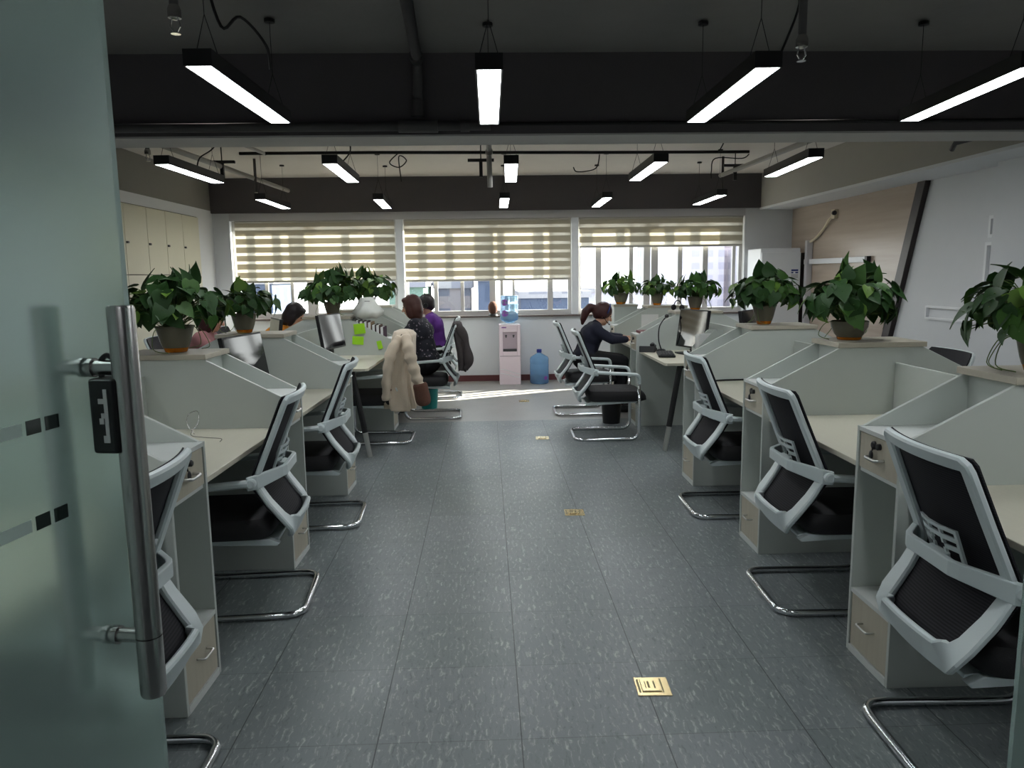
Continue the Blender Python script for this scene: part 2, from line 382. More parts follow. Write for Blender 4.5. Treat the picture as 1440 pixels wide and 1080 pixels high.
def tag(o, label=None, cat=None, group=None, kind=None):
    if label: o['label'] = label
    if cat: o['category'] = cat
    if group: o['group'] = group
    if kind: o['kind'] = kind
    return o
def thing(name, label, cat, loc=(0, 0, 0), rz=0., group=None, kind=None):
    o = bpy.data.objects.new(name, None); o.empty_display_size = .05; C.objects.link(o)
    o.location = loc; o.rotation_euler = (0, 0, rz)
    return tag(o, label, cat, group, kind)
def copy_tree(o, parent=None):
    c = o.copy(); C.objects.link(c)
    if parent: c.parent = parent
    for ch in [x for x in bpy.data.objects if x.parent == o]: copy_tree(ch, c)
    return c
def dup(o, loc, rz, label, group=None):
    c = copy_tree(o); c.location = loc; c.rotation_euler = (0, 0, rz); c['label'] = label
    if group: c['group'] = group
    return c
def struct(name, mb, m, parent=None, **kw):
    o = mb.build(name, m, parent, **kw)
    if not parent: o['kind'] = 'structure'
    return o
def arc(c, r, a0, a1, n, z=None, plane='xy'):
    out = []
    for i in range(n + 1):
        a = a0 + (a1 - a0) * i / n
        out.append((c[0] + r * cos(a), c[1] + r * sin(a), c[2]))
    return out
def smooth_path(pts, n=6):
    # Catmull-Rom through pts
    P = [V(p) for p in pts]; out = []
    for i in range(len(P) - 1):
        p0 = P[max(0, i - 1)]; p1 = P[i]; p2 = P[i + 1]; p3 = P[min(len(P) - 1, i + 2)]
        for k in range(n):
            t = k / n
            out.append(.5 * ((2 * p1) + (p2 - p0) * t + (2 * p0 - 5 * p1 + 4 * p2 - p3) * t * t + (3 * p1 - p0 - 3 * p2 + p3) * t ** 3))
    out.append(P[-1]); return out

# ------------------------------------------------------------------ camera
F_PX, PITCH, YAW, ROLL, CAM_H = 1059.4, .14334656, .03247554, -.01389991, 1.59714512
def cam_basis():
    cp, sp, cy, sy, cr, sr = cos(PITCH), sin(PITCH), cos(YAW), sin(YAW), cos(ROLL), sin(ROLL)
    f = V((sy * cp, cy * cp, -sp)); r = V((cy, -sy, 0)); u = r.cross(f)
    return r * cr + u * sr, u * cr - r * sr, f
r_, u_, f_ = cam_basis()
cd = bpy.data.cameras.new('camera'); cam = bpy.data.objects.new('camera', cd); C.objects.link(cam)
mw = Matrix((r_, u_, -f_)).transposed().to_4x4(); mw.translation = (0, 0, CAM_H); cam.matrix_world = mw
cd.sensor_fit = 'HORIZONTAL'; cd.sensor_width = 36; cd.lens = F_PX / 1440 * 36; cd.clip_start = .05; cd.clip_end = 2000
SC.camera = cam

# ------------------------------------------------------------------ room shell
XL, XR, YF, YB, ZC = -4.0, 4.67, .12, 11.45, 3.06
ZB = 2.55
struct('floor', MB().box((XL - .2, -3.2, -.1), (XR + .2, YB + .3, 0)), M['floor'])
struct('ceiling', MB().box((XL - .2, -3.2, ZC), (XR + .2, YB + .2, ZC + .1)), M['ceil'])
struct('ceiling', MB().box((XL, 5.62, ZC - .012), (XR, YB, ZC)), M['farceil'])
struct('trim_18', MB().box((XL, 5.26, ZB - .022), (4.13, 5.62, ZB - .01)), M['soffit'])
struct('wall_left', MB().box((XL - .2, -3.2, 0), (XL, YB + .3, 2.585)), M['white_wall'])
struct('trim_1', MB().box((XL - .2, -3.2, 2.585), (XL, YB + .2, ZC)), M['band'])
struct('wall_right', MB().box((XR, -3.2, 0), (XR + .2, YB + .2, ZC)), M['white_wall'])
# back wall with one long window opening
WX0, WX1, WZ0, WZ1 = -3.76, 3.92, 1.0, 2.44
wb = MB()
wb.box((XL, YB, 0), (WX0, YB + .2, ZB)); wb.box((WX1, YB, 0), (XR, YB + .2, ZB))
wb.box((WX0, YB, 0), (WX1, YB + .2, WZ0 - .03))
struct('wall_back', wb, M['white_wall'])
struct('trim_2', MB().box((WX0, YB, WZ1), (WX1, YB + .2, ZB)), M['header'])
struct('trim_3', MB().box((XL, YB - .06, ZB), (4.13, YB + .2, ZC)), M['beam'])
# beam across the room, and the boxed beam along the right side
struct('trim_4', MB().box((XL, 5.26, ZB - .01), (XR, 5.62, ZC)), M['beam'])
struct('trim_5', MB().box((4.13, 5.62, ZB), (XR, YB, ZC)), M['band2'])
struct('trim_6', MB().box((4.13, 5.62, ZB - .03), (XR, YB, ZB)), M['white_wall'])
struct('trim_7', MB().box((4.13, .3, ZB - .02), (XR, 5.26, ZC)), M['band'])
# wall piers between the three windows
struct('trim_8', MB().box((-1.33, YB + .02, WZ0), (-1.22, YB + .2, WZ1)), M['whitepaint'])
struct('trim_9', MB().box((1.30, YB + .02, WZ0), (1.40, YB + .2, WZ1)), M['whitepaint'])
struct('trim_10', MB().box((WX0, YB - .05, WZ0 - .03), (WX1, YB + .2, WZ0)), M['sill'], bevel=.006)
struct('baseboard_back', MB().box((XL, YB - .02, 0), (XR, YB, .09)), M['base'])
struct('baseboard_left', MB().box((XL, .3, 0), (XL + .02, 6.4, .09)), M['base'])
# right wall: pilaster, glossy wood panel, slanted dark strip, small recessed frames
struct('trim_11', MB().box((4.5, 5.62, 0), (XR, 6.66, ZB - .03)), M['white_wall'])
struct('trim_12', MB().box((4.5, .3, 0), (XR, 5.62, ZB - .03)), M['white_wall'])
struct('trim_13', MB().prism([(11.45, .09), (8.9, .09), (8.09, 2.52), (11.45, 2.52)], XR - .03, XR, 'x'), M['woodpanel'])
struct('trim_14', MB().prism([(8.9, .09), (8.75, .09), (7.94, 2.52), (8.09, 2.52)], XR - .06, XR, 'x'), M['darkstrip'], bevel=.004)
def frame_ring(x, y0, y1, z0, z1, w, d):
    mb = MB()
    mb.box((x - d, y0, z0), (x, y1, z0 + w)); mb.box((x - d, y0, z1 - w), (x, y1, z1))
    mb.box((x - d, y0, z0 + w), (x, y0 + w, z1 - w)); mb.box((x - d, y1 - w, z0 + w), (x, y1, z1 - w)); return mb
struct('trim_15', frame_ring(XR, 6.72, 6.95, 1.36, 1.84, .03, .035), M['whitepaint'])
struct('trim_16', frame_ring(XR, 6.72, 6.92, 1.88, 2.08, .03, .035), M['whitepaint'])
struct('trim_17', frame_ring(XR, 7.02, 7.85, 1.08, 1.22, .02, .03), M['whitepaint'])
# front wall with the doorway, corridor behind the camera
wf = MB(); wf.box((XL, .0, 0), (-.66, YF, ZC)); wf.box((1.02, .0, 0), (XR, YF, ZC)); wf.box((-.66, .0, 2.35), (1.02, YF, ZC))
struct('wall_front', wf, M['white_wall'])
struct('wall_corridor', MB().box((XL - .2, -3.3, 0), (XR + .2, -3.2, ZC)), M['white_wall'])

# windows: frames, panes
def window(n, x0, x1, posts, thick):
    w = thing('window_%d' % n, None, None, (0, 0, 0), kind='structure')
    y = YB + .13; mb = MB()
    mb.box((x0, y - .03, WZ0), (x1, y + .03, WZ0 + .07)); mb.box((x0, y - .03, WZ1 - .06), (x1, y + .03, WZ1))
    mb.box((x0, y - .03, WZ0 + .07), (x0 + .05, y + .03, WZ1 - .06)); mb.box((x1 - .05, y - .03, WZ0 + .07), (x1, y + .03, WZ1 - .06))
    for p, t in zip(posts, thick): mb.box((p - t / 2, y - .018, WZ0 + .07), (p + t / 2, y + .018, WZ1 - .06))
    mb.build('window_frame', M['winframe'], w)
    mb = MB(); mb.box((x0 + .05, y - .004, WZ0 + .07), (x1 - .05, y + .004, WZ1 - .06)); mb.build('pane', M['pane'], w)
window(1, -3.76, -1.33, [-3.30, -2.92, -2.62, -1.9], [.05, .05, .16, .05])
window(2, -1.22, 1.30, [-.76, -.36, .10, .24, .42, .98], [.06, .05, .09, .05, .04, .08])
window(3, 1.40, 3.92, [1.72, 2.22, 2.46, 2.58, 2.97, 3.36, 3.80], [.09, .06, .10, .10, .07, .08, .05])

# zebra roller blinds
def blind(label, x0, x1, zb, nb):
    t = thing('roller_blind', label, 'blind', ((x0 + x1) / 2, YB + .045, zb), group='zebra blinds on the window wall')
    h = 2.41 - zb; w = (x1 - x0) / 2; op, sh = MB(), MB(); p = h / nb
    for i in range(nb):
        z0 = i * p + .02
        op.box((-w, -.002, z0 + p * .36), (w, .002, z0 + p)); sh.box((-w, -.0015, z0), (w, .0015, z0 + p * .36))
    op.build('opaque_band', M['blind'], t); sh.build('sheer_band', M['sheer'], t)
    MB().box((-w, -.012, -.012), (w, .012, .02)).build('bottom_rail', M['rail'], t, bevel=.004)
    MB().box((-w, -.03, h + .0), (w, .03, h + .028)).build('head_rail', M['rail'], t, bevel=.006)
blind('beige striped roller blind in the left window, behind the left desks, pulled low', -3.70, -1.35, 1.545, 7)
blind('beige striped roller blind in the middle window, above the water dispenser', -1.20, 1.28, 1.53, 7)
blind('short beige striped roller blind in the right window, rolled up higher than the other two', 1.42, 3.90, 2.0, 3)
# ------------------------------------------------------------------ outside
struct('ground', MB().box((-400, 20, -31), (400, 700, -30)), M['asphalt'])
def building(label, x0, x1, y0, y1, z1, m, extra=None):
    t = thing('building', label, 'building', ((x0 + x1) / 2, (y0 + y1) / 2, -30)); w, d, h = (x1 - x0) / 2, (y1 - y0) / 2, z1 + 30
    MB().box((-w, -d, 0), (w, d, h)).build('facade', M[m], t)
    MB().box((-w - .3, -d - .3, h), (w + .3, d + .3, h + .8)).build('roof_slab', M['fac_white'], t)
    if extra: MB().box((-w * .4, -d * .4, h + .8), (w * .3, d * .4, h + .8 + extra)).build('roof_block', M['fac_white'], t)
building('blue grey office block seen through the middle window, right of the dispenser bottle', 4.2, 12.5, 92, 106, -1.2, 'fac_blue')
building('pale apartment block with rows of small windows, behind the two people on the left', -5.8, -1.8, 88, 100, .2, 'fac_pale')
building('green tinted building left of the pale apartment block, behind the man in purple', -10.2, -6.6, 80, 92, .5, 'fac_green')
building('narrow blue glass building beside the pale apartment block, left of the dispenser', -.9, 1.0, 84, 94, 1., 'fac_blue')
building('blue grey building behind the left window under the blind', -27, -24, 86, 96, 1., 'fac_blue')
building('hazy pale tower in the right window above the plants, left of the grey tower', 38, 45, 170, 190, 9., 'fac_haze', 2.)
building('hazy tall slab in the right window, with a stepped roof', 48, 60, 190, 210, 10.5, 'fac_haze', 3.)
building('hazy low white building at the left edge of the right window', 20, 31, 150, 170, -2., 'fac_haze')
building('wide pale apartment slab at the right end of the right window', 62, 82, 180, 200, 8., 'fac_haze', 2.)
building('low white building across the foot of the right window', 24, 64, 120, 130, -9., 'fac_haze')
# ------------------------------------------------------------------ glass doors
def glass_door(n, hinge, edge, foot_s, side, squares):
    # hinge/edge: plan points; side: +1 handle normal to the right of travel, -1 to the left
    h, e = V((hinge[0], hinge[1], 0)), V((edge[0], edge[1], 0)); L = (e - h).length; d = (e - h).normalized()
    ang = math.atan2(d.y, d.x)
    t = thing('door_%d' % n, None, None, h, ang, kind='structure')   # local +X runs hinge -> free edge; camera side is local -Y * side
    s = -side
    MB().box((0, -.006, .012), (L, .006, 2.32)).build('frosted_glass', M['frost'], t)
    mb, mq = MB(), MB()
    for z in squares:
        y0, y1 = sorted((s * .0062, s * .0072))
        mb.box((.05, y0, z - .008), (L - foot_s - .135, y1, z + .008))
        for k in (0, 1):
            x = L - foot_s - .127 + k * .032
            mq.box((x, y0, z - .009), (x + .024, y1, z + .009))
    mb.build('film_stripe', M['film'], t); mq.build('clear_square', M['clearsq'], t)
    x = L - foot_s; zt, zb = 1.564, .998
    for sd, r in ((s, .0180), (-s, .0180)):
        y = sd * .058
        hb = MB(); hb.lathe([(r * .9, zb), (r, zb + .004), (r, zb + .09)], 24, Matrix.Translation((x, y, 0)))
        hb.lathe([(r, zb + .092), (r, zt - .004), (r * .9, zt)], 24, Matrix.Translation((x, y, 0)))
        hnd = hb.build('pull_handle', M['steel'], t, smooth='auto')
        for z in (1.479, 1.088):
            p = MB(); mt = Matrix.Translation((x, 0, z)) @ Matrix.Rotation(-pi / 2 * sd, 4, 'X')
            p.lathe([(.0105, 0), (.0105, .054)], 16, mt); p.lathe([(.0135, .006), (.0135, .013)], 16, mt)
            p.build('standoff', M['steel'], hnd, smooth='auto')
    return t, ang, x, s
d1, ang1, hx1, s1 = glass_door(1, (-.6785, .263), (-.5385, 1.1497), .0975, +1, (1.419, 1.298))
glass_door(2, (.985, .245), (.862, 1.128), .088, -1, (1.419, 1.298))
# black lock hung on the left handle's upper standoff
lk = thing('door_lock', 'black door lock box hanging on the left glass door handle, with pale key shaped marks', 'lock')
lp = d1.matrix_world if False else Matrix.Translation((-.6785, .263, 0)) @ Matrix.Rotation(ang1, 4, 'Z')
lk.location = lp @ V((hx1, s1 * .032, 1.374)); lk.rotation_euler = (0, 0, ang1)
MB().box((-.022, -.020, -.012), (.026, .018, .092)).build('lock_body', M['black'], lk, bevel=.005, bseg=3)
mb = MB()
for (x0, z0, x1, z1) in ((-.0225, .0, -.0225, .0),): pass
# marks on the face towards the viewer (local -X)
for (ya, za, yb, zb) in ((-.010, .004, -.005, .078), (-.005, .058, .003, .065), (-.005, .038, .000, .045), (-.003, .030, .003, .038), (-.006, .004, -.001, .014)):
    mb.box((-.0232, min(ya, yb), za), (-.0218, max(ya, yb), zb))
mb.build('lock_mark', M['paper'], lk)
MB().tube(smooth_path([(0, -.012, .092), (0, -.016, .108), (0, 0, .122), (0, .013, .108), (0, .010, .092)], 5), .004, 8).build('shackle', M['blackmatte'], lk, smooth=True)
# ------------------------------------------------------------------ mesh back cantilever chair (faces local +X)
def chair_curve(t):
    # side profile of the back: (x, z, half width) for t = 0 (top) .. 1 (foot of the back)
    K = [(0, -.27, 1.055, .235), (.30, -.195, .87, .245), (.52, -.125, .70, .255), (.60, -.118, .655, .258), (.70, -.165, .57, .25), (.84, -.25, .455, .235), (.90, -.252, .42, .23), (1., -.175, .355, .20)]
    for a, b in zip(K, K[1:]):
        if t <= b[0]:
            f = (t - a[0]) / (b[0] - a[0]); return [a[i] + (b[i] - a[i]) * f for i in (1, 2, 3)]
    return list(K[-1][1:])
def chair_pt(t, u, off=0.):
    x, z, w = chair_curve(t); x2, z2, _ = chair_curve(min(1, t + .02)); x1, z1, _ = chair_curve(max(0, t - .02))
    d = V((x2 - x1, 0, z2 - z1)).normalized(); n = V((-d.z, 0, d.x))      # points forward
    bow = .035 * (1 - t * .5) * (1 - u * u)
    return V((x - bow, u * w, z)) + n * off, n
def make_chair(label, loc, rz, group):
    t = thing('office_chair', label, 'chair', loc, rz, group)
    # frame of the back: outer loop in sheet space
    pts, nr, wd = [], [], []
    wf_ = lambda q: .050 if q < .5 else (.050 + (q - .5) * .10)
    def put(tt, u, w): p, n = chair_pt(tt, u); pts.append(p); nr.append(n); wd.append(w)
    for k in range(13): put(.024, -0.88 + 1.76 * k / 12, .048)
    put(.038, .93, .05)
    for k in range(25):
        tt = .06 + (.80 - .06) * k / 24; put(tt, .945, wf_(tt))
    put(.845, .90, .085); put(.875, .80, .10)
    for k in range(11): put(.895, .70 - 1.40 * k / 10, .115)
    put(.875, -.80, .10); put(.845, -.90, .085)
    for k in range(25):
        tt = .80 - (.80 - .06) * k / 24; put(tt, -.945, wf_(tt))
    put(.038, -.93, .05)
    MB().sweep(pts, nr, wd, .024).build('back_frame', M['wplastic'], t, smooth='auto')
    # black mesh stretched over the front of the frame
    vs, fs = [], []; NT, NU = 30, 14
    for o in (.013, .019):
        for i in range(NT + 1):
            tt = .002 + .865 * i / NT
            for k in range(NU + 1):
                u = -1.035 + 2.07 * k / NU
                if i in (0, NT): u *= .95
                vs.append(chair_pt(tt, u, o)[0])
    b = (NT + 1) * (NU + 1)
    for i in range(NT):
        for k in range(NU):
            a = i * (NU + 1) + k; fs.append((a, a + 1, a + NU + 2, a + NU + 1)); fs.append((b + a, b + a + NU + 1, b + a + NU + 2, b + a + 1))
    def side(a, c): fs.append((a, c, b + c, b + a))
    for i in range(NT): side((i + 1) * (NU + 1), i * (NU + 1)); side(i * (NU + 1) + NU, (i + 1) * (NU + 1) + NU)
    for k in range(NU): side(k, k + 1); side(NT * (NU + 1) + k + 1, NT * (NU + 1) + k)
    MB().add(vs, fs).build('back_mesh', M['mesh'], t, smooth='auto')
    # bracket looping round behind the back
    br = [(-.085, .288, .668), (-.125, .272, .672), (-.215, .150, .690), (-.228, .120, .692), (-.228, -.120, .692), (-.215, -.150, .690), (-.125, -.272, .672), (-.085, -.288, .668)]
    bb = MB()
    hs_ = [.030, .034, .026, .025, .025, .026, .034, .030]; vs, fs = [], []
    for i, (x, y, z) in enumerate(br):
        a_, b_ = V(br[max(0, i - 1)]), V(br[min(7, i + 1)]); tn = (b_ - a_).normalized(); nn = V((-tn.y, tn.x, 0)).normalized() * .011
        for sx_, sz_ in ((1, 1), (1, -1), (-1, -1), (-1, 1)): vs.append((x + nn.x * sx_, y + nn.y * sx_, z + hs_[i] * sz_))
    for i in range(7):
        for k in range(4): fs.append((i * 4 + k, i * 4 + (k + 1) % 4, i * 4 + 4 + (k + 1) % 4, i * 4 + 4 + k))
    fs += [(3, 2, 1, 0), (28, 29, 30, 31)]
    bb.add(vs, fs).build('back_bracket', M['wplastic'], t, bevel=.004)
    # slotted lumbar pad
    lp = MB(); W, H = .20, .17
    def P(a, b_, o):
        y = a * W / 2; z = .715 + b_ * H / 2; x = -.172 - .030 * b_ - .018 * (1 - a * a)
        return (x - o, y, z)
    rows = [-1, -.82, -.62, -.44, .10, .28, .48, .66, .84, 1]; cols = [-1, -.9, -.36, -.26, .26, .36, .9, 1]
    solid = lambda i, k: (i in (0, 2, 4, 6, 8)) or (k in (0, 2, 4, 6))
    for i in range(9):
        for k in range(7):
            if i == 4 and 1 <= k <= 5: pass
            elif not solid(i, k): continue
            if i == 4 and 1 < k < 5: continue
            q = [(cols[k], rows[i]), (cols[k + 1], rows[i]), (cols[k + 1], rows[i + 1]), (cols[k], rows[i + 1])]
            lp.add([P(a, b_, 0) for a, b_ in q] + [P(a, b_, .009) for a, b_ in q], [(0, 1, 2, 3), (7, 6, 5, 4), (0, 4, 5, 1), (1, 5, 6, 2), (2, 6, 7, 3), (3, 7, 4, 0)])
    pad = lp.build('lumbar_pad', M['wplastic'], t)
    MB().prism([(-.222, .675), (-.222, .705), (-.188, .712), (-.188, .69)], -.05, .05, 'y').build('pad_mount', M['wplastic'], pad, bevel=.004)
    # arms, joints
    for s in (1, -1):
        a = [(-.095, .292 * s, .672), (.02, .292 * s, .664), (.235, .285 * s, .650), (.285, .280 * s, .640), (.305, .272 * s, .605), (.308, .268 * s, .555)]
        ar = MB().sweep(smooth_path(a, 5), [(0, 0, 1)] * 16 + [(.3, 0, .95)] * 3 + [(.75, 0, .65)] * 3 + [(1, 0, .1)] * 4, .048, .030, closed=False).build('armrest', M['wplastic'], t, smooth='auto')
        MB().lathe([(.022, 0), (.025, .006), (.025, .040), (.018, .046)], 14, Matrix.Translation((-.105, .262 * s, .672)) @ Matrix.Rotation(-pi / 2 * s, 4, 'X')).build('arm_joint', M['wplastic'], t, smooth='auto')
    # cushion
    rings = []
    for z, e in ((.375, .035), (.385, .012), (.42, .0), (.455, .004), (.478, .02), (.488, .055)):
        ring = []
        for k in range(40):
            a = 2 * pi * k / 40; ca, sa = cos(a), sin(a); p = .28
            x = .115 + (.285 - e) * math.copysign(abs(ca) ** p, ca); y = (.245 - e) * math.copysign(abs(sa) ** p, sa)
            dz = -.035 * max(0, (x - .25) / .15) ** 2 if z > .40 else 0
            ring.append((x, y, z + dz))
        rings.append(ring)
    MB().loft(rings).build('seat', M['cushion'], t, smooth='auto')
    sf = MB(); sf.prism([(-.20, .352), (-.185, .338), (-.02, .346), (.30, .362), (.30, .374), (-.15, .374)], -.20, -.165, 'y'); sf.prism([(-.20, .352), (-.185, .338), (-.02, .346), (.30, .362), (.30, .374), (-.15, .374)], .165, .20, 'y')
    sf.box((-.19, -.165, .350), (-.12, .165, .366)); sf.build('seat_frame', M['wplastic'], t, bevel=.004)
    # chrome cantilever base
    p = [(.308, .268, .56), (.312, .268, .30), (.312, .266, .10)]
    for k in range(1, 6):
        a = k / 6 * pi / 2; p.append((.232 + .08 * cos(a), .265, .098 - .08 * sin(a)))
    p += [(.22, .265, .018), (0, .265, .018), (-.20, .265, .018)]
    for k in range(1, 6):
        a = k / 6 * pi / 2; p.append((-.22 - .08 * sin(a), .185 + .08 * cos(a), .018))
    p += [(-.30, .16, .018)]
    path = p + [(x, -y, z) for x, y, z in reversed(p)]
    MB().tube(path, .0165, 10).build('base_frame', M['chrome'], t, smooth=True)
    MB().tube([(.312, -.268, .345), (.312, .268, .345)], .012, 8).build('cross_bar', M['chrome'], t, smooth=True)
    return t
G = 'mesh back chairs along the aisle'
ch0 = make_chair('mesh back chair at the nearest right desk, partly cut off by the right glass door', (1.64, 2.27, 0), R(-2), G)
def rl(y): return -1.125 + (y - 2.62) * .0265          # front line of the left desk row
for loc, rz, lab in (
    ((1.65, 3.54, 0), R(-2), 'mesh back chair at the second desk on the right, below the round potted plant'),
    ((1.65, 4.96, 0), R(-1), 'mesh back chair at the third right desk, just before the splayed desk leg'),
    ((-1.245, 2.19, 0), R(180), 'mesh back chair mostly hidden behind the steel handle of the left glass door'),
    ((-1.215, 3.66, 0), R(184), 'mesh back chair at the left desk with a thin loose wire'),
    ((-1.165, 4.93, 0), R(183), 'mesh back chair at the left desk with the near screen on it'),
    ((1.14, 7.34, 0), R(-1), 'empty mesh back chair seen whole from the side, beside the black waste bin'),
    ((1.08, 8.68, 0), R(0), 'mesh back chair carrying the woman in navy'),
    ((-1.06, 7.38, 0), R(180), 'mesh back chair with the beige coat hung over it'),
    ((-.62, 8.60, 0), R(181), 'mesh back chair carrying the woman in the dark floral top, dark jacket hung on it'),
    ((-.66, 10.02, 0), R(180), 'mesh back chair carrying the man in purple, nearest the window wall'),
    ((2.86, 4.95, 0), R(178), 'mesh back chair beyond the right desks, only its top showing past the plant shelf'),
): dup(ch0, loc, rz, lab)

# ------------------------------------------------------------------ double sided desk cabinet (front faces local -X, origin at floor on its front centre line)
CW, CD, CH = .165, 1.30, .97
def make_cabinet(label, loc, rz, group):
    t = thing('desk_cabinet', label, 'cabinet', loc, rz, group)
    poly = [(0, 0), (CD, 0), (CD, CH), (.885, 1.176), (.42, 1.176), (.02, CH), (0, CH)]
    for s in (1, -1):
        y0, y1 = sorted((s * CW, s * (CW - .018)))
        MB().prism(poly, y0, y1, 'y').build('side_panel', M['laminate'], t, bevel=.0015, bseg=1)
    MB().box((.405, -CW - .012, 1.1765), (.90, CW + .012, 1.204)).build('plant_shelf', M['capwood'], t, bevel=.002)
    MB().box((.44, -CW + .019, .0), (.86, CW - .019, 1.172)).build('core_panel', M['laminate'], t)
    w = CW - .019
    for s, x0 in ((1, 0.), (-1, CD)):
        X = lambda a: x0 + s * a
        def bx(mb, a0, a1, y0, y1, z0, z1): mb.box((min(X(a0), X(a1)), y0, z0), (max(X(a0), X(a1)), y1, z1)); return mb
        for nm, a0, z0, z1 in (('top_board', .0, CH - .018, CH - .001), ('rail_board', .012, .785, .80), ('shelf', .0, .262, .28), ('plinth', .0, .0, .03)):
            bx(MB(), a0, .44, -w, w, z0, z1).build(nm, M['edge'], t)
        d = bx(MB(), .004, .022, -w + .004, w - .004, .803, CH - .022).build('drawer', M['front'], t, bevel=.0015, bseg=1)
        mt = Matrix.Translation((X(.004), s * .03, .915)) @ Matrix.Rotation(-pi / 2 * s, 4, 'Y')
        k = MB(); k.lathe([(.017, 0), (.017, .006), (.012, .010)], 14, mt)
        mt2 = Matrix.Translation((X(.004), -s * .012, .917)) @ Matrix.Rotation(-pi / 2 * s, 4, 'Y'); k.lathe([(.013, 0), (.013, .012), (.009, .016)], 12, mt2)
        k.ball((X(-.012), s * .024, .878), (.006, .013, .019)); k.tube([(X(-.008), s * .024, .895), (X(-.006), s * .026, .91)], .003, 6)
        k.build('drawer_lock', M['black'], d, smooth='auto')
        def pull(z, r, par, m_):
            a = [(X(.004), .045, z), (X(-.022), .042, z), (X(-.026), .03, z - .002), (X(-.026), -.03, z - .002), (X(-.022), -.042, z), (X(.004), -.045, z)]
            MB().tube(smooth_path(a, 4), r, 8).build('drawer_handle', m_, par, smooth=True)
        pull(.868, .006, d, M['silver'])
        d2 = bx(MB(), .004, .022, -w + .004, w - .004, .034, .258).build('drawer', M['front'], t, bevel=.0015, bseg=1)
        pull(.165, .0045, d2, M['silver'])
        bx(MB(), .30, .31, -w, w, .28, .785).build('back_panel', M['laminate'], t)
    return t
GC = 'desk cabinets with sloping sides'
RX = lambda y: 1.512 + (y - 2.65) * .008
cab0 = make_cabinet('double sided desk cabinet on the right, nearest the camera, beside the nearest right chair', (RX(2.82), 2.82, 0), 0, GC)
cabs_r = [(4.235, 'double sided desk cabinet under the round potted plant, second on the right'),
          (5.64, 'double sided desk cabinet under the dense plant that stands before the white refrigerator'),
          (7.94, 'double sided desk cabinet with a red folder, behind the empty chair on the right'),
          (9.36, 'double sided desk cabinet on the right just beyond the woman in navy')]
for y, lab in cabs_r: dup(cab0, (RX(y), y, 0), 0, lab)
LA = R(180) - .0265
cabs_l = [(2.775, 'double sided desk cabinet on the left nearest the steel door handle'),
          (4.19, 'double sided desk cabinet on the left carrying the large plant beside the door handle'),
          (5.61, 'double sided desk cabinet on the left carrying the small trough plant behind the near screen'),
          (7.95, 'double sided desk cabinet on the left with lime sticky notes on its side'),
          (9.36, 'double sided desk cabinet on the left between the floral woman and the man in purple'),
          (10.78, 'double sided desk cabinet on the left against the window wall')]
for y, lab in cabs_l: dup(cab0, (rl(y), y, 0), LA, lab)

# ------------------------------------------------------------------ desks (same local axes; y0..y1 measured along the row)
def make_desk(label, loc, rz, length, group, free_end=0):
    t = thing('desk', label, 'desk', loc, rz, group); h = length / 2
    MB().prism([(0.055, -h), (.735, -h), (.735, h), (0.055, h), (.035, h - .02), (.035, -h + .02)], .776, .801, 'z').build('desktop', M['desktop'], t, bevel=.003)
    MB().lathe([(.03, .801), (.03, .8035), (.022, .804)], 18, Matrix.Translation((.62, .40, 0))).build('cable_grommet', M['darkgrey'], t)
    MB().box((.70, -h, .18), (.716, h, .775)).build('modesty_panel', M['laminate'], t)
    MB().box((.737, -h, .70), (.753, h, 1.09)).build('screen_panel', M['laminate'], t, bevel=.002)
    if free_end:
        e = -free_end * (-h) * -1  # end that stands on splayed legs
        for x0, x1 in ((.20, .045),):
            a = V((x0, e * .80, .775)); b = V((x1, e * .98, .0)); q = a.lerp(b, .72)
            lg = MB().tube([a, q], .026, 10).build('leg', M['blackmatte'], t, smooth='auto')
            MB().tube([q, b], [.0245, .022], 10).build('leg_tip', M['silver'], lg, smooth='auto')
        MB().tube([(.20, e * .80, .755), (.68, e * .80, .755)], .018, 8).build('cross_bar', M['blackmatte'], t)
    return t
def make_back_desk(label, loc, rz, length, group, free=0):
    t = thing('desk', label, 'desk', loc, rz, group); h = length / 2
    MB().prism([(.755, -h), (1.28, -h), (1.30, -h + .02), (1.30, h - .02), (1.28, h), (.755, h)], .776, .801, 'z').build('desktop', M['desktop'], t, bevel=.003)
    MB().box((.757, -h, .20), (.770, h, .775)).build('modesty_panel', M['laminate'], t)
    if free:
        e = -free * h; a = V((1.05, e * .80, .775)); b = V((1.22, e * .98, .0)); q = a.lerp(b, .72)
        lg = MB().tube([a, q], .026, 10).build('leg', M['blackmatte'], t, smooth='auto'); MB().tube([q, b], [.0245, .022], 10).build('leg_tip', M['silver'], lg, smooth='auto')
    return t
GD = 'desks between the cabinets'
def desk_row(yA, yB, labf, labb, left, free=0):
    y = (yA + yB) / 2; L = yB - yA - .002
    loc, rz = ((rl(y), y, 0), LA) if left else ((RX(y), y, 0), 0)
    a = make_desk(labf, loc, rz, L, GD, free); b = make_back_desk(labb, loc, rz, L, GD, free); return a, b
HW = CW
desk_row(1.56, 2.82 - HW, 'cream topped desk at the nearest right chair, right edge of the photo', 'far half of the nearest right desk, behind the plant cut by the photo edge', False)
desk_row(2.82 + HW, 4.235 - HW, 'cream topped desk of the second right chair, with a cable hole at its back', 'far half of the second right desk, behind the low screen panel', False)
desk_row(4.235 + HW, 5.64 - HW, 'cream topped desk of the third right chair, with a black cable lying along its panel', 'far half of the third right desk, behind the bushy plant', False)
desk_row(6.62, 7.94 - HW, 'cream topped right desk with free end on a splayed leg, a keyboard on it', 'far half of the right desk with the free end, under a black screen', False, 1)
desk_row(7.94 + HW, 9.36 - HW, 'cream topped desk the woman in navy works at', 'far half of the desk of the woman in navy', False)
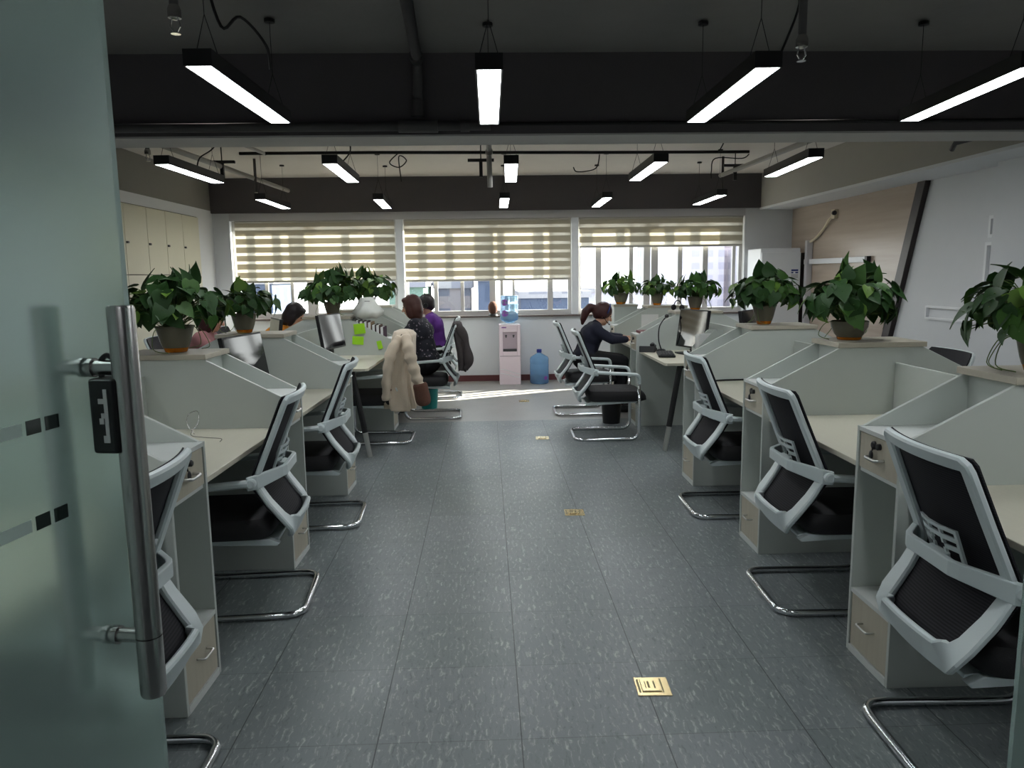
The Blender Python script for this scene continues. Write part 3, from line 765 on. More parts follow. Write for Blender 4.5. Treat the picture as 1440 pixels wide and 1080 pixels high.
desk_row(1.50, 2.775 - HW, 'cream topped desk behind the steel handle of the left glass door', 'far half of the desk behind the left glass door', True)
desk_row(2.775 + HW, 4.19 - HW, 'cream topped left desk with a thin loose wire on it', 'far half of the left desk with the loose wire', True)
desk_row(4.19 + HW, 5.61 - HW, 'cream topped left desk with the near screen standing on it', 'far half of the left desk with the near screen', True)
desk_row(6.62, 7.95 - HW, 'cream topped left desk on a splayed black leg, beside the beige coat', 'far half of the left desk beside the beige coat', True, -1)
desk_row(7.95 + HW, 9.36 - HW, 'desk the woman in the dark floral top works at', 'far half of the floral woman\'s desk', True)
desk_row(9.36 + HW, 10.78 - HW, 'desk the man in purple works at', 'far half of the desk of the man in purple', True)

# ------------------------------------------------------------------ plants
def make_plant(label, loc, seed, W=.25, H=.30, n=70, pot='round', mk=0, trail=True, hue=0):
    rng = random.Random(seed)
    t = thing('potted_plant', label, 'plant', loc, rng.uniform(0, 6.28), 'leafy pothos plants on the cabinet shelves')
    k = mk or 1.
    if pot == 'round':
        MB().lathe([(.058 * k, .018), (.070 * k, .035), (.086 * k, .075), (.090 * k, .105), (.084 * k, .110), (.080 * k, .100)], 28).build('pot', M['pot'], t, smooth='auto')
        MB().lathe([(.045 * k, 0), (.055 * k, .003), (.060 * k, .017), (.057 * k, .0178)], 28).build('water_reservoir', M['amber'], t, smooth='auto'); top = .105
    else:
        MB().lathe([(.056 * k, .027), (.066 * k, .06), (.082 * k, .135), (.086 * k, .137), (.086 * k, .145), (.078 * k, .145), (.076 * k, .130)], 28).build('pot', M['pot'], t, smooth='auto')
        MB().lathe([(.040 * k, 0), (.047 * k, .003), (.055 * k, .026), (.05 * k, .0265)], 28).build('water_reservoir', M['amber'], t, smooth='auto'); top = .135
    MB().lathe([(.0745 * k, top - .030), (.0745 * k, top - .012), (.01, top - .010)], 20).build('soil', M['soil'], t)
    leafs = [MB(), MB(), MB()]; st = MB()
    def leaf(mb, base, dirv, nrm, L, droop):
        d = dirv.normalized(); s = d.cross(nrm).normalized(); n_ = s.cross(d)
        prof = [(0, .0), (-.10, .20), (.02, .42), (.22, .50), (.45, .43), (.68, .27), (.86, .11), (1., 0)]
        Wd = L * .84; mid, lf, rt = [], [], []
        for a, wv in prof:
            aa = max(a, 0); sag = -droop * L * aa * aa
            c = base + d * (L * aa) + n_ * sag
            e = base + d * (L * a) + n_ * (sag * .9)
            up = n_ * (.18 * Wd * wv * 2 * .5)
            mid.append(c); lf.append(e + s * Wd * wv + up); rt.append(e - s * Wd * wv + up)
        vs = mid + lf + rt; m = len(prof); fs = []
        for i in range(m - 1):
            fs.append((i, i + 1, m + i + 1, m + i)); fs.append((i + 1, i, 2 * m + i, 2 * m + i + 1))
        mb.add(vs, fs)
    cz = top + H * .27
    for i in range(int(n * 1.25)):
        a = rng.uniform(0, 2 * pi); cph = 1 - 1.42 * ((i + rng.random()) / (n * 1.25)); ph = math.acos(max(-1, min(1, cph)))   # even cover of a dome, down past its rim
        inner = rng.random() < .22; rr = rng.uniform(.55, .8) if inner else rng.uniform(.82, 1.22)
        rad = V((cos(a), sin(a), 0)); nd = (rad * sin(ph) + V((0, 0, cos(ph)))).normalized()
        tip = V((0, 0, cz)) + rad * (W * .70 * sin(ph) * rr) + V((0, 0, H * .44 * cos(ph) * rr))
        if tip.z < top * 1.05: tip.z = top * (1.05 if rng.random() < .85 else .7) + .03 * rng.random()
        b0 = V((rng.uniform(-.03, .03), rng.uniform(-.03, .03), top - .012))
        midp = b0.lerp(tip, .55) + V((0, 0, .05 * rng.random() + .02)); st.tube(smooth_path([b0, midp, tip], 4), .0021, 5)
        L = rng.uniform(.070, .118) * (H / .30) ** .5
        tang = rad * cos(ph) - V((0, 0, sin(ph)))
        d = tang * rng.uniform(.5, 1.) + nd * rng.uniform(.15, .75) + V((rng.uniform(-.5, .5), rng.uniform(-.5, .5), rng.uniform(-.2, .25)))
        nn = nd + V((rng.uniform(-.4, .4), rng.uniform(-.4, .4), .35))
        if ph < .7 and rng.random() < .5: d = V((rng.uniform(-.6, .6), rng.uniform(-.6, .6), 1)); nn = rad + V((0, 0, .2)); L *= 1.2; tip = tip + V((0, 0, .035 * rng.random()))
        q = rng.random(); leaf(leafs[0 if q < (.62 - hue) else (1 if q < .9 - hue * .5 else 2)], tip - d.normalized() * L * .35, d, nn, L, rng.uniform(.1, .45))
    names = ('foliage', 'lighter_foliage', 'young_foliage')
    for mb, m, nm in zip(leafs, M['leaf'], names):
        if mb.f:
            o = mb.build(nm, m, t, smooth=True)
            if nm == 'young_foliage': o['label'] = 'bright yellow green young leaves'
    if trail:
        for j in range(3):
            a = rng.uniform(0, 6.28); ra = V((cos(a), sin(a), 0)); sd = V((-sin(a), cos(a), 0))
            st.tube(smooth_path([ra * .06 + V((0, 0, top)), ra * .13 + V((0, 0, top - .01)), ra * .17 + sd * .03 + V((0, 0, .03)), ra * .12 + sd * .08 + V((0, 0, .008))], 5), .0022, 5)
    st.build('stems', M['stem'], t, smooth=True)
    return t
Z1 = 1.2042
def rpos(y, a, off=0): return (RX(y) + a, y + off, Z1)
def lpos(y, a, off=0): return (rl(y) - a, y + off, Z1)
make_plant('leafy plant cut off by the right edge of the photo, on the nearest right cabinet', rpos(2.82, .60, -.02), 11, .33, .34, 100, 'tall', 1.0)
make_plant('big leafy plant in a round smoky pot with amber base, on the second right cabinet', rpos(4.235, .555, .02), 5, .32, .36, 100, 'round', 1.15)
make_plant('dense leafy plant in front of the white refrigerator, on the third right cabinet', rpos(5.64, .56), 23, .33, .33, 100, 'tall', 1.05)
make_plant('leafy plant in a grey tapered pot against the right window, above the black screens', rpos(7.94, .66, .02), 31, .30, .27, 80, 'tall', 1.0)
make_plant('sunlit plant right beside the brightest plant, against the right window', rpos(9.36, .56, 0), 47, .27, .24, 70, 'tall', 1.0, hue=.3)
make_plant('brightest green plant in an amber pot above the head of the woman in navy', (1.76, 9.86, 1.2042), 53, .32, .30, 80, 'tall', 1.25, hue=.45)
make_plant('large leafy plant beside the steel door handle, trailing stems on the shelf', lpos(4.19, .625, 0), 61, .36, .35, 110, 'tall', 1.2)
make_plant('smaller plant in a wide grey pot behind the near left screen', lpos(5.61, .735), 73, .30, .27, 80, 'tall', 1.1)
make_plant('dark bushy plant above the white plastic bag on the left', lpos(7.95, .62), 83, .40, .38, 110, 'tall', 1.1, hue=.1)
make_plant('sunlit bushy plant behind the dark bushy one, left of the floral woman\'s head', lpos(9.36, .50), 97, .42, .40, 110, 'tall', 1.1, hue=.35)
# ------------------------------------------------------------------ ceiling lights
def make_lamp(label, x, y0, y1, rz):
    L = 1.23; yc = (y0 + y1) / 2; z = 2.50
    t = thing('ceiling_light', label, 'lamp', (x, yc, z), rz, 'black linear lamps hung from the ceiling')
    hb = MB(); hb.box((-.062, -L / 2, .004), (-.054, L / 2, .075)); hb.box((.054, -L / 2, .004), (.062, L / 2, .075)); hb.box((-.054, -L / 2, .068), (.054, L / 2, .075))
    hb.box((-.054, -L / 2, .004), (.054, -L / 2 + .008, .068)); hb.box((-.054, L / 2 - .008, .004), (.054, L / 2, .068))
    hb.build('housing', M['blackmatte'], t)
    MB().box((-.053, -L / 2 + .009, .004), (.053, L / 2 - .009, .012)).build('diffuser', M['panel_light'], t)
    for s in (-1, 1):
        MB().tube([(-.05, s * .5, .075), (0, s * .5, .25), (0, s * .5, ZC - .012 - z)], .0018, 5).build('suspension_wire', M['cable'], t)
        MB().tube([(.05, s * .5, .075), (0, s * .5, .25)], .0018, 5).build('suspension_wire', M['cable'], t)
        MB().lathe([(.03, ZC - z - .03), (.03, ZC - z - .0125)], 12, Matrix.Translation((0, s * .5, 0))).build('ceiling_rose', M['blackmatte'], t)
    return t
LP = [('front row', 'big lamp at the left of the front row, below the dark near ceiling', -1.205, 3.46, 4.64, -.02),
      ('f', 'lamp in the middle of the front row, pointing straight away under the dark beam', .035, 3.50, 4.76, -.005),
      ('f', 'big lamp right of the middle in the front row, beside the glass sprinkler head', 1.292, 3.49, 4.75, -.012),
      ('f', 'lamp at the far right of the front row, cut by the photo edge', 2.575, 3.52, 4.75, -.09),
      ('b', 'lamp at the left end of the second row, above the cream cupboards', -2.54, 6.21, 7.51, -.015),
      ('b', 'second lamp from the left in the row just behind the beam', -1.25, 6.21, 7.60, .02),
      ('b', 'middle lamp of the row just behind the beam, beside the hanging drain pipe', .245, 6.30, 7.70, -.03),
      ('b', 'fourth lamp of the row just behind the beam, right of the middle', 1.475, 6.30, 7.66, -.02),
      ('b', 'lamp at the right end of the second row, beside the grey boxed beam', 2.72, 6.08, 7.50, -.07),
      ('c', 'small looking far lamp at the left, by the left wall corner', -2.60, 9.01, 10.25, .015),
      ('c', 'far lamp above the left blind, second from the left in the last row', -1.28, 9.15, 10.40, .04),
      ('c', 'far lamp in the middle of the last row, above the middle blind', .25, 9.15, 10.48, -.012),
      ('c', 'far lamp above the short right blind, left one of two', 1.50, 9.20, 10.54, -.03),
      ('c', 'far lamp at the right end of the last row, by the boxed beam corner', 2.84, 9.09, 10.30, -.03)]
LP += [('d', 'lamp overhead just inside the glass doors, %s' % w_, x_, .75, 2.0, 0) for w_, x_ in (('at the left wall side', -2.6), ('over the left desks', -1.26), ('over the right desks', 1.30), ('at the right wall side', 2.55))]
for _, lab, x, y0, y1, rz in LP: make_lamp(lab, x, y0, y1, rz)
# ------------------------------------------------------------------ pipes, conduits, sprinklers
def pipe(name, label, cat, pts, r, m, group='pipes under the ceiling', rings=()):
    t = thing(name, label, cat, tuple(pts[0]), 0, group); o = V(pts[0])
    MB().tube([V(p) - o for p in pts], r, 12).build('pipe', M[m], t, smooth=True)
    for c, d, rr, ln in rings:
        q = V((0, 0, 1)).rotation_difference(V(d)).to_matrix().to_4x4()
        MB().lathe([(rr, -ln / 2), (rr, ln / 2)], 16, Matrix.Translation(V(c) - o) @ q).build('coupling', M[m], t, smooth='auto')
    return t
pipe('ceiling_pipe', 'grey pipe running along the ceiling above the left lamps to the window wall', 'pipe', [(-3.02, 5.64, 2.82), (-2.76, 11.0, 2.82)], .028, 'pipe')
pipe('ceiling_pipe', 'thinner grey pipe beside the left ceiling pipe, ending at the black conduit', 'pipe', [(-2.55, 5.64, 2.90), (-2.30, 8.3, 2.90)], .018, 'pipe')
pipe('ceiling_pipe', 'grey pipe running along the ceiling at the right, towards the window wall', 'pipe', [(3.13, 5.64, 2.82), (3.02, 9.8, 2.82)], .028, 'pipe')
pipe('drain_pipe', 'grey pipe through the dark beam in the middle, with a narrow end hanging beyond it', 'pipe', [(.03, 5.62, 2.72), (.05, 7.0, 2.72), (.05, 7.1, 2.64), (.055, 7.12, 2.40)], .024, 'pipe',
     rings=[((.03, 5.66, 2.72), (0, 1, 0), .04, .06), ((.05, 7.04, 2.70), (0, 1, 0), .034, .09)])
pipe('ceiling_pipe', 'dark grey pipe slanting back along the near ceiling, left of the middle lamp', 'pipe', [(-.24, .3, 2.99), (-.42, 5.2, 2.99), (-.43, 5.22, 2.66)], .034, 'pipedark', rings=[((-.42, 5.1, 2.99), (0, 1, 0), .043, .09), ((-.43, 5.22, 2.70), (0, 0, 1), .042, .1)])
pipe('ceiling_pipe', 'dark pipe running along the foot of the dark beam, left part', 'pipe', [(-3.9, 5.215, 2.585), (0.05, 5.215, 2.585)], .030, 'pipedark', rings=[((-.43, 5.215, 2.585), (1, 0, 0), .042, .26), ((-.12, 5.215, 2.585), (1, 0, 0), .038, .06)])
pipe('conduit', 'thin black conduit along the foot of the dark beam, right part', 'conduit', [(.1, 5.235, 2.60), (4.0, 5.235, 2.60)], .012, 'cable', 'black conduits under the ceiling')
pipe('conduit', 'long black conduit running across below the second ceiling bay', 'conduit', [(-2.56, 8.26, 2.90), (-1.2, 8.3, 2.905), (.2, 8.34, 2.90), (1.4, 8.4, 2.90), (2.93, 8.5, 2.91)], .017, 'cable', 'black conduits under the ceiling')
pipe('ceiling_pipe', 'short grey pipe on the right boxed beam, ending in an elbow', 'pipe', [(4.05, 5.64, 2.66), (3.86, 6.25, 2.62), (3.86, 6.3, 2.57)], .022, 'pipedark')
def sprinkler(label, x, y, z, glass=True):
    t = thing('sprinkler_head', label, 'sprinkler', (x, y, z), 0, 'sprinklers and droppers hanging from the ceiling')
    MB().tube([(0, 0, .10), (0, 0, ZC - z)], .017, 10).build('drop_pipe', M['pipedark'], t, smooth=True)
    MB().lathe([(.012, .05), (.024, .055), (.024, .085), (.018, .1)], 12).build('fitting', M['steel'], t, smooth='auto')
    f = MB(); f.tube([(.012, 0, .052), (.017, 0, .025), (.004, 0, .004)], .0035, 6); f.tube([(-.012, 0, .052), (-.017, 0, .025), (-.004, 0, .004)], .0035, 6); f.lathe([(.018, 0), (.018, .003)], 12); f.build('deflector', M['chrome'], t)
sprinkler('sprinkler head hanging at the upper left near the glass door', -1.12, 2.96, 2.49)
sprinkler('sprinkler head with a bright tip, beside the end of the right front lamp', 1.295, 3.17, 2.44)
sprinkler('sprinkler head hanging in the row behind the beam, above the left end lamp', -2.78, 6.55, 2.575)
sprinkler('sprinkler dropper above the right end lamp behind the beam, by the boxed beam', 2.98, 6.4, 2.70)
sprinkler('sprinkler head at the end of the left ceiling pipe', -2.80, 9.6, 2.55)
sprinkler('sprinkler head at the end of the right ceiling pipe', 3.03, 9.75, 2.53)
def wire(label, pts, r=.006):
    o = V(pts[0]); tag(MB().tube([p - o for p in smooth_path(pts, 6)], r, 6).build('hanging_cable', M['cable'], smooth=True), label, 'cable', 'loose black cables under the ceiling').location = o
wire('loose black cable dangling at the upper left beside the sprinkler head', [(-1.02, 3.1, 3.05), (-1.05, 3.1, 2.8), (-1.0, 3.1, 2.56), (-.93, 3.12, 2.6), (-.86, 3.2, 2.52), (-.86, 3.25, 2.44)])
wire('loose black cable curling from the ceiling to the right front lamp', [(1.22, 3.5, 3.05), (1.23, 3.5, 2.93), (1.36, 3.5, 2.88), (1.42, 3.52, 2.78), (1.37, 3.6, 2.58)])
wire('forked black cable over the left end lamp behind the beam', [(-2.3, 6.75, 3.05), (-2.27, 6.75, 2.8), (-2.35, 6.85, 2.72), (-2.5, 6.95, 2.66), (-2.55, 7.0, 2.58)])
wire('looped black cable above the second lamp behind the beam', [(-1.05, 6.5, 3.05), (-.98, 6.5, 2.9), (-1.1, 6.55, 2.78), (-1.14, 6.7, 2.66), (-1.24, 6.8, 2.58)])
wire('curled black cable under the long conduit, left of the middle', [(-.9, 8.3, 2.9), (-1.0, 8.3, 2.80), (-.9, 8.3, 2.75), (-.82, 8.3, 2.82), (-.9, 8.3, 2.86), (-.88, 8.3, 2.6)])
wire('curled black cable above the fourth lamp behind the beam', [(1.25, 8.35, 2.87), (1.2, 8.3, 2.72), (1.0, 8.25, 2.68), (.95, 8.2, 2.72)])
wire('black cable above the right end lamp behind the beam', [(2.1, 6.7, 3.05), (2.14, 6.7, 2.9), (2.06, 6.75, 2.85), (2.12, 6.8, 2.75), (2.1, 6.9, 2.66)])
wire('black cable loop at the right end of the long conduit', [(2.93, 8.5, 2.885), (2.85, 8.5, 2.84), (2.55, 8.48, 2.84), (2.5, 8.45, 2.7), (2.5, 8.45, 2.62)])
def bracket(label, x, y, z):
    t = thing('pipe_hanger', label, 'bracket', (x, y, z), 0, 'black hangers for the pipes')
    MB().box((-.14, -.02, 0), (.14, .02, .03)).build('cross_plate', M['blackmatte'], t)
    MB().box((-.018, -.018, -.16), (.018, .018, 0)).build('strut', M['blackmatte'], t)
    MB().tube([(0, 0, .03), (0, 0, ZC - z)], .006, 6).build('rod', M['blackmatte'], t)
bracket('black hanger holding the left ceiling pipe, near the window wall', -2.86, 8.6, 2.85)
bracket('black hanger holding the right ceiling pipe, near the window wall', 3.04, 9.3, 2.86)
bracket('black hanger beside the hanging drain pipe in the middle', -.03, 8.3, 2.80)

# ------------------------------------------------------------------ floor boxes
def floor_box(label, x, y, open_=False):
    t = thing('floor_socket', label, 'floor socket', (x, y, 0), R(-2), 'brass floor sockets along the aisle')
    MB().prism([(-.066, -.066), (.066, -.066), (.066, .066), (-.066, .066)], .0, .004, 'z').build('plate', M['brass'], t, bevel=.002)
    MB().box((-.045, -.04, .004), (.032, .05, .008)).build('lid', M['brass'], t, bevel=.002)
    s = MB(); s.box((-.058, -.045, .004), (-.050, .05, .0046)); s.box((.034, -.045, .004), (.0385, .055, .0046)); s.box((-.02, -.02, .008), (-.012, .03, .0083)); s.box((.004, -.02, .008), (.010, .03, .0083)); s.box((-.03, -.02, .008), (-.026, .03, .0083))
    s.build('recess_line', M['brassdark'], t)
floor_box('brass floor socket nearest the camera', .62, 2.72)
floor_box('brass floor socket in the aisle between the second chairs', .57, 4.91)
floor_box('brass floor socket in the aisle beside the empty chair with its side in view', .53, 7.28)
floor_box('farthest brass floor socket, near the patch of sun on the floor', .46, 9.51)

# ------------------------------------------------------------------ water dispenser, bottles
t = thing('water_dispenser', 'pinkish white water dispenser standing under the middle window', 'water dispenser', (.335, 11.15, 0))
cb = MB(); cb.box((-.155, -.15, 0), (.155, .15, .415)); cb.box((-.155, -.13, .425), (.155, .15, .88)); cb.box((-.155, -.15, .425), (-.105, -.13, .88)); cb.box((.105, -.15, .425), (.155, -.13, .88)); cb.box((-.105, -.15, .425), (.105, -.13, .49)); cb.box((-.105, -.15, .775), (.105, -.13, .88))
cb.build('body', M['cooler'], t, bevel=.006)
MB().box((-.15, -.145, .415), (.15, .145, .425)).build('joint_line', M['coolgrey'], t)
MB().box((-.105, -.135, .49), (.105, -.128, .775)).build('tap_recess', M['coolgrey'], t)
MB().box((-.10, -.150, .49), (.10, -.131, .53)).build('drip_tray', M['darkgrey'], t)
for x in (-.055, .055):
    k = MB(); k.box((x - .014, -.155, .715), (x + .014, -.136, .735)); k.lathe([(.008, -.02), (.010, .0)], 10, Matrix.Translation((x, -.148, .715))); k.build('tap', M['darkgrey'], t)
w = MB(); w.tube(smooth_path([(-.145, -.151, .23), (-.05, -.151, .215), (.06, -.151, .175), (.145, -.151, .16)], 6), .004, 6); w.tube(smooth_path([(-.145, -.151, .17), (-.03, -.151, .15), (.08, -.151, .115), (.145, -.151, .11)], 6), .004, 6); w.build('wave_relief', M['whitepaint'], t, smooth=True)
MB().box((-.12, -.1515, .835), (-.05, -.1495, .850)).build('badge', M['purple'], t)
MB().lathe([(.0, .88), (.13, .881), (.125, .900), (.09, .905), (.0, .905)], 24, cap=False).build('collar', M['whitepaint'], t, smooth='auto')
def water_bottle(label, loc, flip, m, h=.42, r=.135):
    b = thing('water_bottle', label, 'bottle', loc)
    pr = [(.0, 0), (r * .9, .002), (r, .018), (r, h * .28), (r * .965, h * .30), (r, h * .32), (r, h * .62), (r * .965, h * .64), (r, h * .66), (r, h * .80), (r * .9, h * .86), (r * .35, h * .96), (r * .23, h * .98), (r * .23, h * 1.06)]
    if flip: pr = [(a, h * 1.0 - z) for a, z in pr if z <= h * .97]; pr.reverse()
    MB().lathe(pr, 32, cap=False).build('bottle_body', M[m], b, smooth=True)
    if not flip:
        MB().lathe([(r * .27, h * 1.0), (r * .27, h * 1.10), (r * .2, h * 1.11)], 16).build('cap', M['bluecap'], b, smooth='auto')
        mt = MB()
        for zz, s in ((h * .20, .03),): mt.lathe([(s, 0), (s * .9, .002)], 18, Matrix.Translation((.085, -.115, zz)) @ Matrix.Rotation(R(36), 4, 'Z') @ Matrix.Rotation(pi / 2, 4, 'X'))
        mt.build('label', M['purple'], b)
    else:
        for zz in (h * .76, h * .38):
            mt = MB()
            n_ = 18
            for s in (0,):
                vs = [(0, 0)] + [(cos(2 * pi * k / n_), sin(2 * pi * k / n_)) for k in range(n_)]
                P = lambda p: ((r + .0012) * sin(-.55 + p[0] * .42), -(r + .0012) * cos(-.55 + p[0] * .42), zz + p[1] * .046)
                mt.add([P(p) for p in vs], [(0, 1 + k, 1 + (k + 1) % n_) for k in range(n_)])
            mt.build('label', M['purple'], b)
        MB().lathe([(r - .01, h * .14), (r - .008, h * .36), (.0, h * .36)], 28, cap=False).build('water', M['waterblue2'], b, smooth='auto')
    return b
water_bottle('blue water bottle with round purple labels, upside down on the dispenser', (.335, 11.15, .885), True, 'waterblue', .42)
water_bottle('blue water bottle with a dark blue cap, standing on the floor beside the dispenser', (.77, 11.10, 0), False, 'waterblue2', .46, .14)
t = thing('head_shaped_bust', 'dark rounded object standing on the window sill left of the dispenser', 'ornament', (.10, 11.33, 1.0))
t.name = 'sill_ornament'
MB().ball((0, 0, .12), (.075, .08, .10)).build('body', M['brownfur'], t, smooth=True); MB().lathe([(.075, 0), (.07, .02), (.05, .03)], 18).build('foot', M['black'], t, smooth='auto')

# ------------------------------------------------------------------ refrigerator, wall fittings
t = thing('refrigerator', 'white refrigerator in the right back corner behind the dense plant', 'refrigerator', (4.24, 11.08, 0))
MB().box((-.29, -.24, .03), (.29, .30, 1.93)).build('body', M['whitepaint'], t, bevel=.012)
MB().box((-.285, -.275, .06), (.285, -.243, .76)).build('door', M['whitepaint'], t, bevel=.01)
dd = MB().box((-.285, -.275, .775), (.285, -.243, 1.87)).build('door', M['whitepaint'], t, bevel=.01)
st = MB(); st.box((.15, -.2765, 1.60), (.25, -.2750, 1.625)); st.box((.15, -.2765, 1.57), (.18, -.2750, 1.59)); st.box((.21, -.2765, 1.57), (.25, -.2750, 1.59)); st.build('energy_sticker', M['logo'], dd)
MB().box((.15, -.2762, 1.50), (.25, -.2749, 1.56)).build('paper_sticker', M['header'], dd)
MB().box((.29, -.22, .0), (.36, .30, 1.86)).build('side_panel', M['darkstrip'], t)
t = thing('wall_rail', 'white horizontal bar with a black end on the wood panel wall', 'rail', (XR - .03, 9.1, 1.73))
MB().box((-.05, 0, -.035), (0, 1.85, .035)).build('bar', M['whitepaint'], t, bevel=.004); MB().box((-.053, -.06, -.038), (0, 0, .038)).build('end_cap', M['black'], t, bevel=.003)
t = thing('duct_post', 'upright white cable duct on the wood panel wall, crossing the horizontal bar', 'duct', (XR - .085, 10.72, 0))
MB().box((-.03, -.04, 0), (.05, .04, 2.03)).build('duct', M['header'], t, bevel=.004)
t = thing('gas_hose', 'ivory hose bending from the wall outlet down to the cable duct', 'hose', (XR - .05, 10.02, 2.33))
MB().tube(smooth_path([(0, 0, 0), (-.03, .08, -.06), (-.02, .25, -.16), (-.02, .5, -.28), (-.02, .66, -.32)], 6), .018, 8).build('hose', M['yellowpipe'], t, smooth=True)
MB().box((-.03, -.06, -.05), (.02, .04, .07)).build('outlet', M['yellowpipe'], t, bevel=.006)
MB().lathe([(.03, 0), (.03, .03)], 12, Matrix.Translation((-.03, -.04, .02)) @ Matrix.Rotation(pi / 2, 4, 'X')).build('valve', M['darkgrey'], t)
# cream cupboards along the left wall
YS = [6.45, 6.99, 7.53, 8.07, 8.60, 9.17, 9.70, 10.23, 10.80]
LABC = ['far left end hidden by the glass door', '', '', '', 'first visible one beside the glass door', 'second one from the visible left', 'third one, behind the lamp streak', 'last one, next to the window corner']
for i, (a, b) in enumerate(zip(YS, YS[1:])):
    if i < 3: continue
    lab = {3: 'tall cream wall cupboard hidden mostly by the glass door edge', 4: 'tall cream wall cupboard, first full one beside the glass door', 5: 'tall cream wall cupboard, second full one from the glass door', 6: 'tall cream wall cupboard, third full one from the glass door', 7: 'tall cream wall cupboard next to the window corner'}[i]
    t = thing('wall_cupboard', lab, 'cupboard', (XL, (a + b) / 2, 0), 0, 'cream cupboards along the left wall'); h = (b - a) / 2
    MB().box((.0, -h + .0005, .0), (.012, h - .0005, 2.455)).build('carcass', M['cupgap'], t)
    for z0, z1, hz in ((.06, 1.655, 1.50), (1.665, 2.445, 2.02)):
        d = MB().box((.012, -h + .005, z0), (.032, h - .005, z1)).build('door', M['cupboard'], t, bevel=.002, bseg=1)
        MB().box((.032, -h + .012, hz - .012), (.05, -h + .055, hz + .012)).build('door_handle', M['darkgrey'], d, bevel=.003)
        if i == 4 and z0 < 1: MB().ball((.045, -h + .09, hz - .06), (.012, .03, .035)).build('hanging_tag', M['black'], d, smooth=True)
# ------------------------------------------------------------------ people
def hand_chain(mb, wrist, d, up, s):
    # palm and five fingers; d = along the hand, up = back of the hand, s = side of the thumb
    d = d.normalized(); lat = d.cross(up).normalized() * s; up = up.normalized()
    pc = wrist + d * .05
    for k in (-1, 0, 1): mb.caps(wrist + lat * .012 * k, wrist + d * .085 + lat * .022 * k, .019, .014, 8)
    for k, L in zip((-1.5, -.5, .5, 1.5), (.062, .078, .084, .074)):
        a = wrist + d * .085 + lat * .0155 * k * 1.2; b = a + d * L * .5 - up * .006 + lat * .004 * k; c = b + d * L * .38 - up * L * .32
        mb.caps(a, b, .0095, .009, 8); mb.caps(b, c, .009, .0075, 8)
    a = wrist + d * .025 + lat * .026; b = a + d * .03 + lat * .026 - up * .006; c = b + d * .032 + lat * .006 - up * .008
    mb.caps(a, b, .0125, .0105, 8); mb.caps(b, c, .0105, .0085, 8)
